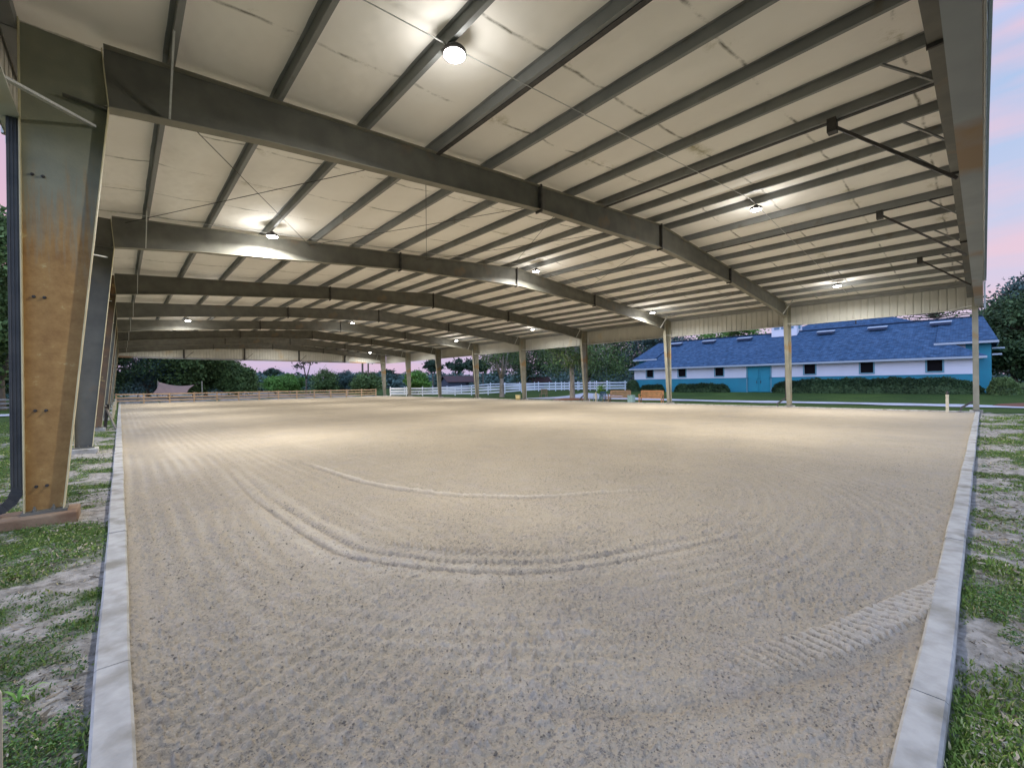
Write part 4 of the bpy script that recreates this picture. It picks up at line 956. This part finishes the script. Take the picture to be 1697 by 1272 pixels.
# ------------------------------------------------------------------ barn
m_ventd = mat('roof_vent_dark', (.03, .05, .10), .6)
def barn():
    t = thing('barn', 'long blue roofed barn with white siding and teal base behind the lawn', 'barn', (46, 14, .3))
    ox, oy, oz = 46, 14, .3
    P = lambda mb, n, m, par=t, **k: shift(mb.build(n, m, par, **k))
    def shift(o):
        if o.parent is t: o.location = (-ox, -oy, -oz)
        return o
    wins = [26.38, 22.48, 18.48, 10.55, 6.54, 2.50]; Wd, Wz0, Wz1 = .42, 2.16, 3.02
    X = 46.0; ya, yb = .30, 28.45; zb0, zband, ze = .1, 1.90, 3.42
    # teal base wall with door gap
    dy0, dy1 = 13.72, 15.76
    for bx in ((X-.02, X+.2, ya, dy0, zb0, zband), (X-.02, X+.2, dy1, yb, zb0, zband), (X+.2, 58, ya, ya+.2, zb0, zband), (X+.2, 58, yb-.2, yb, zb0, zband)): P(MB().box(*bx), 'wall', m_teal)
    mb = MB(); mb.box(X-.05, X-.023, ya, dy0, zband-.06, zband+.02); mb.box(X-.05, X-.023, dy1, yb, zband-.06, zband+.02); P(mb, 'band_trim', m_teal)
    # white siding with window openings
    mb = MB(); ys = sorted([ya, yb]+[w-Wd for w in wins]+[w+Wd for w in wins]+[dy0, dy1])
    for a, b in zip(ys[:-1], ys[1:]):
        c = (a+b)/2
        if dy0 < c < dy1: mb.box(X, X+.18, a, b, 2.98, ze); continue
        if any(abs(c-w) < Wd for w in wins): mb.box(X, X+.18, a, b, zband, Wz0); mb.box(X, X+.18, a, b, Wz1, ze)
        else: mb.box(X, X+.18, a, b, zband, ze)
    mb.box(X+.01, 58, ya+.02, ya+.18, zband, ze); mb.box(X+.01, 58, yb-.18, yb-.02, zband, ze)
    P(mb, 'siding', m_siding)
    for w in wins:
        f = MB(); e = .10
        f.box(X-.035, X-.003, w-Wd-e, w-Wd, Wz0-e, Wz1+e); f.box(X-.035, X-.003, w+Wd, w+Wd+e, Wz0-e, Wz1+e); f.box(X-.035, X-.003, w-Wd, w+Wd, Wz1, Wz1+e); f.box(X-.06, X-.003, w-Wd, w+Wd, Wz0-e, Wz0)
        fo = P(f, 'window', m_tealtrim); g = MB(); g.box(X+.10, X+.12, w-Wd, w+Wd, Wz0, Wz1); g.build('pane', m_glass, fo)
    # double door
    d = MB(); d.box(X-.05, X-.01, dy0-.10, dy0, .45, 3.08); d.box(X-.05, X-.01, dy1, dy1+.10, .45, 3.08); d.box(X-.05, X-.01, dy0, dy1, 2.98, 3.08); P(d, 'door_frame', m_tealtrim)
    md = (dy0+dy1)/2
    m_door = nmat('door_teal', (.03, .30, .40), (.035, .26, .36), 1, .5)
    for a, b in ((dy0+.01, md-.012), (md+.012, dy1-.01)):
        d = MB(); d.box(X+.01, X+.05, a, b, .5, 2.97)
        for z0, z1 in ((.55, .65), (1.75, 1.85), (2.82, 2.92)): d.box(X-.012, X+.008, a+.04, b-.04, z0, z1)
        d.box(X-.012, X+.008, a+.04, a+.12, .65, 2.82); d.box(X-.012, X+.008, b-.12, b-.04, .65, 2.82)
        dd = P(d, 'door', m_door)
        s = 1 if a > md else -1; h = MB(); yk = a+.16 if a > md else b-.16; h.box(X-.06, X-.014, yk-.02, yk+.02, 1.35, 1.6); h.build('handle', m_dark, dd)
    # rear taller wall (teal) with its ends showing
    X2 = 48.0
    for bx in ((X2, X2+.2, -.42, .9, .1, 4.42), (X2+.2, 57, -.42, -.25, .1, 4.42), (X2+.2, 57, 28.8, 29.0, .1, 4.42), (X2, X2+.2, 28.0, 29.0, .1, 4.42)): P(MB().box(*bx), 'wall', m_teal)
    mb = MB(); mb.box(X2+.02, X2+.18, .9, 28.0, 3.3, 4.42); P(mb, 'siding', m_siding)
    # lower roof: eave to break, hipped in at its ends
    xe, xb, zbk = 45.55, 48.0, 4.50
    sl_ = (zbk-3.42)/(xb-46)
    zeave = 3.42-sl_*(46-xe)+.06
    def slab(pts, th, name, m):
        mb = MB(); q = [(x, y, z-th) for x, y, z in pts]; n = len(pts)
        mb.add(pts+q, [tuple(range(n)), tuple(range(2*n-1, n-1, -1))]+[(i, n+i, n+(i+1) % n, (i+1) % n) for i in range(n)]); return P(mb, name, m)
    slab([(xe, -.15, zeave), (xb, 2.1, zbk+.06), (52.2, 2.1, 6.62+.03), (52.2, 26.75, 6.65), (xb, 26.75, zbk+.06), (xe, 28.85, zeave)], .06, 'roof', m_shingle)
    slab([(xe, -.15, zeave), (xb, -.15, zeave+.02), (xb, 2.1, zbk+.06)], .05, 'roof', m_shingle)
    slab([(xe, 28.85, zeave), (xb, 26.75, zbk+.06), (xb, 28.85, zeave+.02)], .05, 'roof', m_shingle)
    mb = MB(); mb.box(xe-.05, xe, -.2, 28.9, zeave-.20, zeave-.045); mb.box(xe, X-.003, -.15, 28.85, zeave-.20, zeave-.185); P(mb, 'eave_trim', m_trim)
    # upper roof
    xu, zu, xr, zr = 47.3, 4.42, 52.2, 6.66
    slab([(xu, -.75, zu), (xu, 2.5, zu), (xb+.3, 2.5, zbk+.06+.3*.5), (xr, 2.5, zr), (xr, -.02, zr)], .07, 'roof', m_shingle)
    slab([(xu, 26.35, zu), (xu, 29.35, zu), (xr, 28.6, zr), (xr, 26.35, zr)], .07, 'roof', m_shingle)
    slab([(57.6, -.75, zu), (xr, -.02, zr), (xr, 28.6, zr), (57.6, 29.35, zu)], .07, 'roof', m_shingle)
    slab([(xu, -.75, zu), (xr, -.02, zr), (57.6, -.75, zu)], .06, 'roof', m_shingle)
    slab([(xu, 29.35, zu), (57.6, 29.35, zu), (xr, 28.6, zr)], .06, 'roof', m_shingle)
    for bx in ((xu-.05, xu, -.8, 2.6, zu-.22, zu-.06), (xu, 57.6, -.8, -.755, zu-.22, zu-.06), (xu-.05, xu, 26.2, 29.4, zu-.22, zu-.06), (xu, 57.6, 29.355, 29.4, zu-.22, zu-.06)): P(MB().box(*bx), 'eave_trim', m_trim)
    mb = MB(); mb.box(52.05, 52.35, 0, 28.55, 6.68, 6.73); P(mb, 'ridge_cap', m_ventd)
    # ridge vents
    for y0, y1 in ((24.9, 26.9), (20.9, 22.3), (17.0, 18.4), (9.65, 11.0), (5.8, 7.1), (1.75, 3.0)):
        mb = MB(); z = zu+(zr-zu)*(51-xu)/(xr-xu); mb.prism([(50.7, y0, z-.05), (51.3, y0, z+.16), (51.3, y0, z+.30), (50.7, y0, z+.15)], (0, y1-y0, 0)); v = P(mb, 'roof_vent', m_ventd); mb = MB(); mb.prism([(50.66, y0-.04, z+.152), (51.3, y0-.04, z+.305), (51.3, y0-.04, z+.33), (50.66, y0-.04, z+.18)], (0, y1-y0+.08, 0)); mb.build('vent_lid', m_trim, v)
    # cupola
    mb = MB(); mb.box(51.3, 53.3, 12.85, 15.15, 6.0, 8.3); cu = P(mb, 'cupola', m_siding)
    for yc in (13.35, 14.0, 14.65):
        w = MB(); w.box(51.26, 51.297, yc-.24, yc+.24, 6.95, 7.65); w.build('window', m_tealtrim, cu)
        w = MB(); w.box(51.24, 51.257, yc-.18, yc+.18, 7.02, 7.58); w.build('pane', mat('cupola_glass', (.2, .26, .36), .1), cu)
    w = MB(); w.box(51.9, 52.5, 12.81, 12.847, 6.95, 7.65); w.build('window', m_tealtrim, cu)
    mb = MB(); mb.add([(51.0, 12.5, 8.25), (53.6, 12.5, 8.25), (53.6, 15.5, 8.25), (51.0, 15.5, 8.25), (52.3, 14, 9.3)], [(0, 1, 4), (1, 2, 4), (2, 3, 4), (3, 0, 4), (3, 2, 1, 0)]); mb.build('roof', m_shingle, cu)
    # rear hip roof
    z0, z1 = 5.4, 8.35
    slab([(55, .2, z0), (55, 19.5, z0), (60, 13.2, z1), (60, 6.9, z1)], .07, 'roof', m_shingle)
    slab([(55, .2, z0), (60, 6.9, z1), (65, .2, z0)], .06, 'roof', m_shingle); slab([(55, 19.5, z0), (65, 19.5, z0), (60, 13.2, z1)], .06, 'roof', m_shingle)
    slab([(65, .2, z0), (60, 6.9, z1), (60, 13.2, z1), (65, 19.5, z0)], .07, 'roof', m_shingle)
    mb = MB(); mb.box(55.4, 64.6, .6, 19.0, .1, z0); P(mb, 'wall', m_teal)
    mb = MB(); mb.lathe([(.06, 0), (.06, .35)], 8, (58.6, 9.2, z1-.75)); P(mb, 'vent_pipe', m_dark)
    P(MB().box(48.1, 48.3, -.95, -.45, 3.30, 3.42), 'side_canopy', m_trim); P(MB().box(48.6, 51, -1.1, -.45, 3.8, 3.9), 'side_canopy', m_trim)
    mb = MB(); mb.lathe([(.10, 0), (.12, .1), (.05, .22)], 10, (45.75, .12, 3.0)); P(mb, 'wall_lamp', m_white)
barn()

# ------------------------------------------------------------------ fences
def rail_fence(label, x0, y0, x1, y1, span, h, rails, m, cat='fence', post=.13, cap=False, rw=.14, group=None, name='rail_fence', rt=.035):
    d = Vector((x1-x0, y1-y0, 0)); L = d.length; u = d/L; n = max(1, round(L/span)); sp = L/n; s = Vector((-u.y, u.x, 0))
    t = thing(name, label, cat, (x0, y0, float(gz(x0, y0))), math.atan2(u.y, u.x), group)
    pm = MB(); pm.box(-post/2, post/2, -post/2, post/2, -.1, h+.06)
    if cap: pm.add([(-post*.65, -post*.65, h+.062), (post*.65, -post*.65, h+.062), (post*.65, post*.65, h+.062), (-post*.65, post*.65, h+.062), (0, 0, h+.16)], [(0, 1, 4), (1, 2, 4), (2, 3, 4), (3, 0, 4), (3, 2, 1, 0)])
    p0 = pm.build('post', m, t)
    zz = [float(gz(x0+u.x*sp*i, y0+u.y*sp*i))-float(gz(x0, y0)) for i in range(n+1)]
    p0.location = (0, 0, zz[0])
    for i in range(1, n+1): dup(p0, (sp*i, 0, zz[i]))
    rnd = random.Random(label)
    for z in rails:
        for i in range(n):
            mb = MB(); j = rnd.uniform(-.012, .012) if not cap else 0
            a = (sp*i+post*.51, -post/2-rt*.6 if not cap else 0, z+zz[i]); b = (sp*(i+1)-post*.51, -post/2-rt*.6 if not cap else 0, z+zz[i+1]+j)
            if not cap: a = (sp*i+.01, a[1], a[2]); b = (sp*(i+1)-.01, b[1], b[2])
            mb.bar(a, b, rt, rw); mb.build('rail', m, t)
    return t
rail_fence('brown three rail wooden fence across the far end of the arena', -.3, 61.95, 28.6, 61.95, 2.22, 1.04, (.28, .62, .98), m_fence, rw=.13)
rail_fence('weathered lower fence standing just beyond the brown one', -4, 71, 27.5, 70, 3.0, .95, (.3, .85), m_fence2, rw=.12)
rail_fence('long white vinyl three rail fence behind the right columns', 29.6, 59.2, 54.2, 32.2, 2.4, 1.22, (.30, .70, 1.10), m_white, cap=True, post=.13, rw=.19, rt=.04)
rail_fence('second white vinyl fence a little farther behind the first', 33, 66, 62, 34.5, 2.4, 1.22, (.30, .70, 1.10), m_white, cap=True, post=.13, rw=.17, rt=.04)
rail_fence('white vinyl fence closing the yard left of the barn', 47.5, 33.5, 50.5, 44, 2.4, 1.22, (.30, .70, 1.10), m_white, cap=True, post=.13, rw=.17, rt=.04)
rail_fence('grey weathered fence below the trees at the left edge', -30, 48, -3.5, 48, 2.4, 1.0, (.35, .65, .92), m_fence2, rw=.12)

# ------------------------------------------------------------------ small things
def post(label, x, y, h, w, m, cap=None, name='post', lean=0):
    t = MB(); t.box(-w/2, w/2, -w/2, w/2, -.1, h); 
    if cap is None:
        o = t.build(name, m, bevel=.008); o.location = (x, y, float(gz(x, y)) if not (0 < x < 29.3 and .3 < y < 61) else 0); o.rotation_euler = (0, lean, .3); return tag(o, label, 'post')
    e = thing(name, label, 'post', (x, y, 0)); t.build('shaft', m, e, bevel=.008)
    c = MB(); c.lathe([(.03, h), (.03, h+.05), (.06, h+.07), (.06, h+.11), (.02, h+.13), (.02, h+.18)], 10); c.build('tap', m_dark, e); return e
post('cream post with a dark tap fitting standing in the sand edge at right', 29.0, 1.16, .84, .11, m_cream, cap=1)
post('tall white post beside the tan tub and a column', 30.0, 30.85, 1.45, .12, m_white)
post('brown and white timber post at the bottom left corner', -.33, 1.93, .78, .12, m_cream)
for k, (x, y, h, lab) in enumerate([(-.30, 31.5, .75, 'nearest pale stub post by the left kerb'), (-.30, 37.0, .8, 'middle pale stub post by the left kerb'), (-.28, 44.0, .85, 'farthest pale stub post by the left kerb')]): post(lab, x, y, h, .10, m_cream, lean=.05)
# leaning planks by the third column
t = thing('plank_prop', 'pair of grey planks crossed against each other by the left kerb', 'timber prop', (-.34, 23.4, 0))
MB().bar((.20, 0, 0), (-.10, .1, .95), .12, .04).build('plank', m_fence2, t); MB().bar((-.12, .15, 0), (-.02, .18, 1.0), .10, .04).build('plank', m_dark, t)
MB().box(-.16, .02, -.02, .22, .84, .90).build('cross_piece', m_dark, t)
# tub
t = thing('storage_tub', 'pale yellow tub with flat lid beside a far column', 'tub', (29.15, 31.1, 0))
MB().lathe([(.22, -.02), (.25, .42)], 16).build('body', m_yellow, t, smooth=True); MB().lathe([(.27, .42), (.27, .47), (.24, .49)], 16).build('lid', m_yellow, t)
# benches (face -x locally after rotation): built facing -x
def bench(label, x, y, rz, m):
    t = thing('garden_bench', label, 'bench', (x, y, 0), rz, 'wooden benches by the arena'); L = .86
    for s in (-1, 1):
        MB().box(-.27, -.20, s*L-.035, s*L+.035, 0, .62).build('leg', m, t); b = MB(); b.bar((.22, s*L, 0), (.30, s*L, .92), .06, .07, (0, 1, 0)); b.build('leg', m, t)
        MB().box(-.30, .27, s*L-.04, s*L+.04, .62, .655).build('armrest', m, t)
    sm = MB()
    for k in range(5): sm.box(-.26+k*.095, -.18+k*.095, -L+.036, L-.036, .42, .445)
    sm.box(-.262, -.232, -L+.036, L-.036, .34, .418); sm.build('seat', m, t)
    bk = MB(); bk.bar((.295, -L+.03, .90), (.295, L-.03, .90), .04, .10); bk.bar((.25, -L+.03, .52), (.25, L-.03, .52), .035, .07)
    for k in range(17): yy = -L+.08+k*(2*L-.16)/16; bk.bar((.252, yy, .54), (.29, yy, .86), .06, .018, (1, 0, 0))
    bk.build('backrest', m, t)
    MB().box(-.02, .02, -L, L, .16, .20).build('stretcher', m, t); return t
bench('orange teak slatted bench right of the sage bin', 30.55, 17.45, rad(12), m_bench)
bench('browner weathered slatted bench left of the sage bin', 30.5, 20.3, rad(12), m_bench2)
t = thing('waste_bin', 'square sage green bin between the two benches', 'bin', (30.0, 18.85, 0))
MB().box(-.22, .22, -.22, .22, .02, .52).build('body', m_bin, t, bevel=.02); MB().box(-.24, .24, -.24, .24, .52, .58).build('lid', m_bin, t, bevel=.02)
# side table, chair
def slatchair(label, x, y, rz, m, w=.5, h=.85, sh=.42, name='chair', cat='chair'):
    t = thing(name, label, cat, (x, y, 0), rz)
    for sx in (-1, 1):
        for sy in (-1, 1): MB().box(sx*w/2-.022, sx*w/2+.022, sy*w/2-.022, sy*w/2+.022, 0, sh if sx < 0 else h).build('leg', m, t)
    s = MB(); 
    for k in range(5): s.box(-w/2+.03+k*(w-.04)/5, -w/2+k*(w-.04)/5+.10, -w/2+.024, w/2-.024, sh-.03, sh)
    s.build('seat', m, t); b = MB(); b.box(w/2-.015, w/2+.015, -w/2+.024, w/2-.024, h-.09, h)
    for k in range(5): yy = -w/2+.07+k*(w-.14)/4; b.box(w/2-.01, w/2+.01, yy-.022, yy+.022, sh+.02, h-.09)
    b.build('backrest', m, t); return t
slatchair('navy slatted chair beside the pale post near the benches', 30.2, 21.75, rad(20), m_blueplastic, .45, .85)
slatchair('pale grey slatted chair left of the navy one', 30.4, 22.85, rad(-10), m_trim, .46, .62, .34)
slatchair('brown slatted garden chair out on the gravel near the white fence', 36.2, 34.3, rad(30), m_bench2, .7, .95, .4, 'garden_chair')
post('short pale timber post between the navy chair and the grey one', 29.95, 22.25, .82, .10, m_cream)
t = thing('side_table', 'low brown wooden table left of the weathered bench', 'table', (30.3, 21.45, 0))
MB().box(-.2, .2, -.22, .22, .40, .43).build('table_top', m_bench2, t)
for sx in (-1, 1):
    for sy in (-1, 1): MB().box(sx*.17-.02, sx*.17+.02, sy*.19-.02, sy*.19+.02, 0, .40).build('leg', m_bench2, t)
t = thing('potted_plant', 'yellow green plant in a pot behind the navy chair', 'plant', (31.6, 22.9, 0))
MB().lathe([(.14, 0), (.2, .45)], 14).build('pot', m_bin, t, smooth=True); rg = np.random.default_rng(9)
V, Fc = leaves(rg.normal(size=(500, 3))*np.array([.17, .17, .22])+np.array([0, 0, .95]), rg.uniform(.04, .09, 500), rg); npmesh('foliage', V, Fc, L_brt, t)
# shade sail beyond the far fence
t = thing('shade_sail', 'tan shade sail stretched between two pale posts beyond the fence', 'shade sail', (5.5, 72.5, 0))
for x, h in ((-1.85, 2.55), (2.85, 2.5)): MB().tube([(x, 0, 0), (x, 0, h)], .06, 8).build('pole', m_cream, t)
A, Bc, Cc, Dd = Vector((-1.8, 0, 2.42)), Vector((2.05, .2, 2.0)), Vector((.9, -3.2, .85)), Vector((-2.6, -3.0, .85))
n = 14; vs = []
for i in range(n+1):
    for j in range(n+1):
        u, v = i/n, j/n; p = (A*(1-u)+Bc*u)*(1-v)+(Dd*(1-u)+Cc*u)*v; s = .32*math.sin(math.pi*u)*(1-v*.6); q = .22*math.sin(math.pi*v); vs.append((p.x-(u-.5)*2*q, p.y, p.z-s))
mb = MB(); mb.add(vs, [(i*(n+1)+j, i*(n+1)+j+1, (i+1)*(n+1)+j+1, (i+1)*(n+1)+j) for i in range(n) for j in range(n)]); so_ = mb.build('cloth', m_sail, t, smooth=True); md = so_.modifiers.new('solid', 'SOLIDIFY'); md.thickness = .01
MB().tube([Bc, (2.85, 0, 2.42)], .012, 5).build('cable', m_dark, t)
# sheds
def shed(label, x, y, rz, w, d, h, hr, z0=0):
    t = thing('shed', label, 'shed', (x, y, z0), rz)
    mb = MB(); mb.box(-w/2, w*.12, -d/2, d/2, 0, h); mb.box(w*.12, w/2, d/2-.12, d/2, 0, h); mb.box(w/2-.15, w/2, -d/2, -d/2+.15, 0, h); mb.prism([(-w/2, -d/2, h), (-w/2, d/2, h), (-w/2, 0, h+hr)][::-1], (.1, 0, 0)); mb.build('wall', m_shedw, t)
    for s in (-1, 1):
        r_ = MB(); r_.prism([(-w/2-.4, s*(d/2+.35), h-.12), (-w/2-.4, 0, h+hr+.05), (-w/2-.4, 0, h+hr+.13), (-w/2-.4, s*(d/2+.35), h-.04)][::s], (w+.8, 0, 0)); r_.build('roof', m_shedr, t)
D = 80
def at(px, D): a = (px-848)/FPX; return (math.sin(TH)+a*math.cos(TH))*D, (math.cos(TH)-a*math.sin(TH))*D
x, y = at(760, 80); shed('dark open fronted shed with red brown roof behind the white fence', x, y, rad(-12), 5.6, 3.6, 2.1, .95)
x, y = at(892, 86); shed('small far shed with reddish roof left of the mossy oak', x, y, rad(-18), 3.6, 3.0, 1.9, .9)
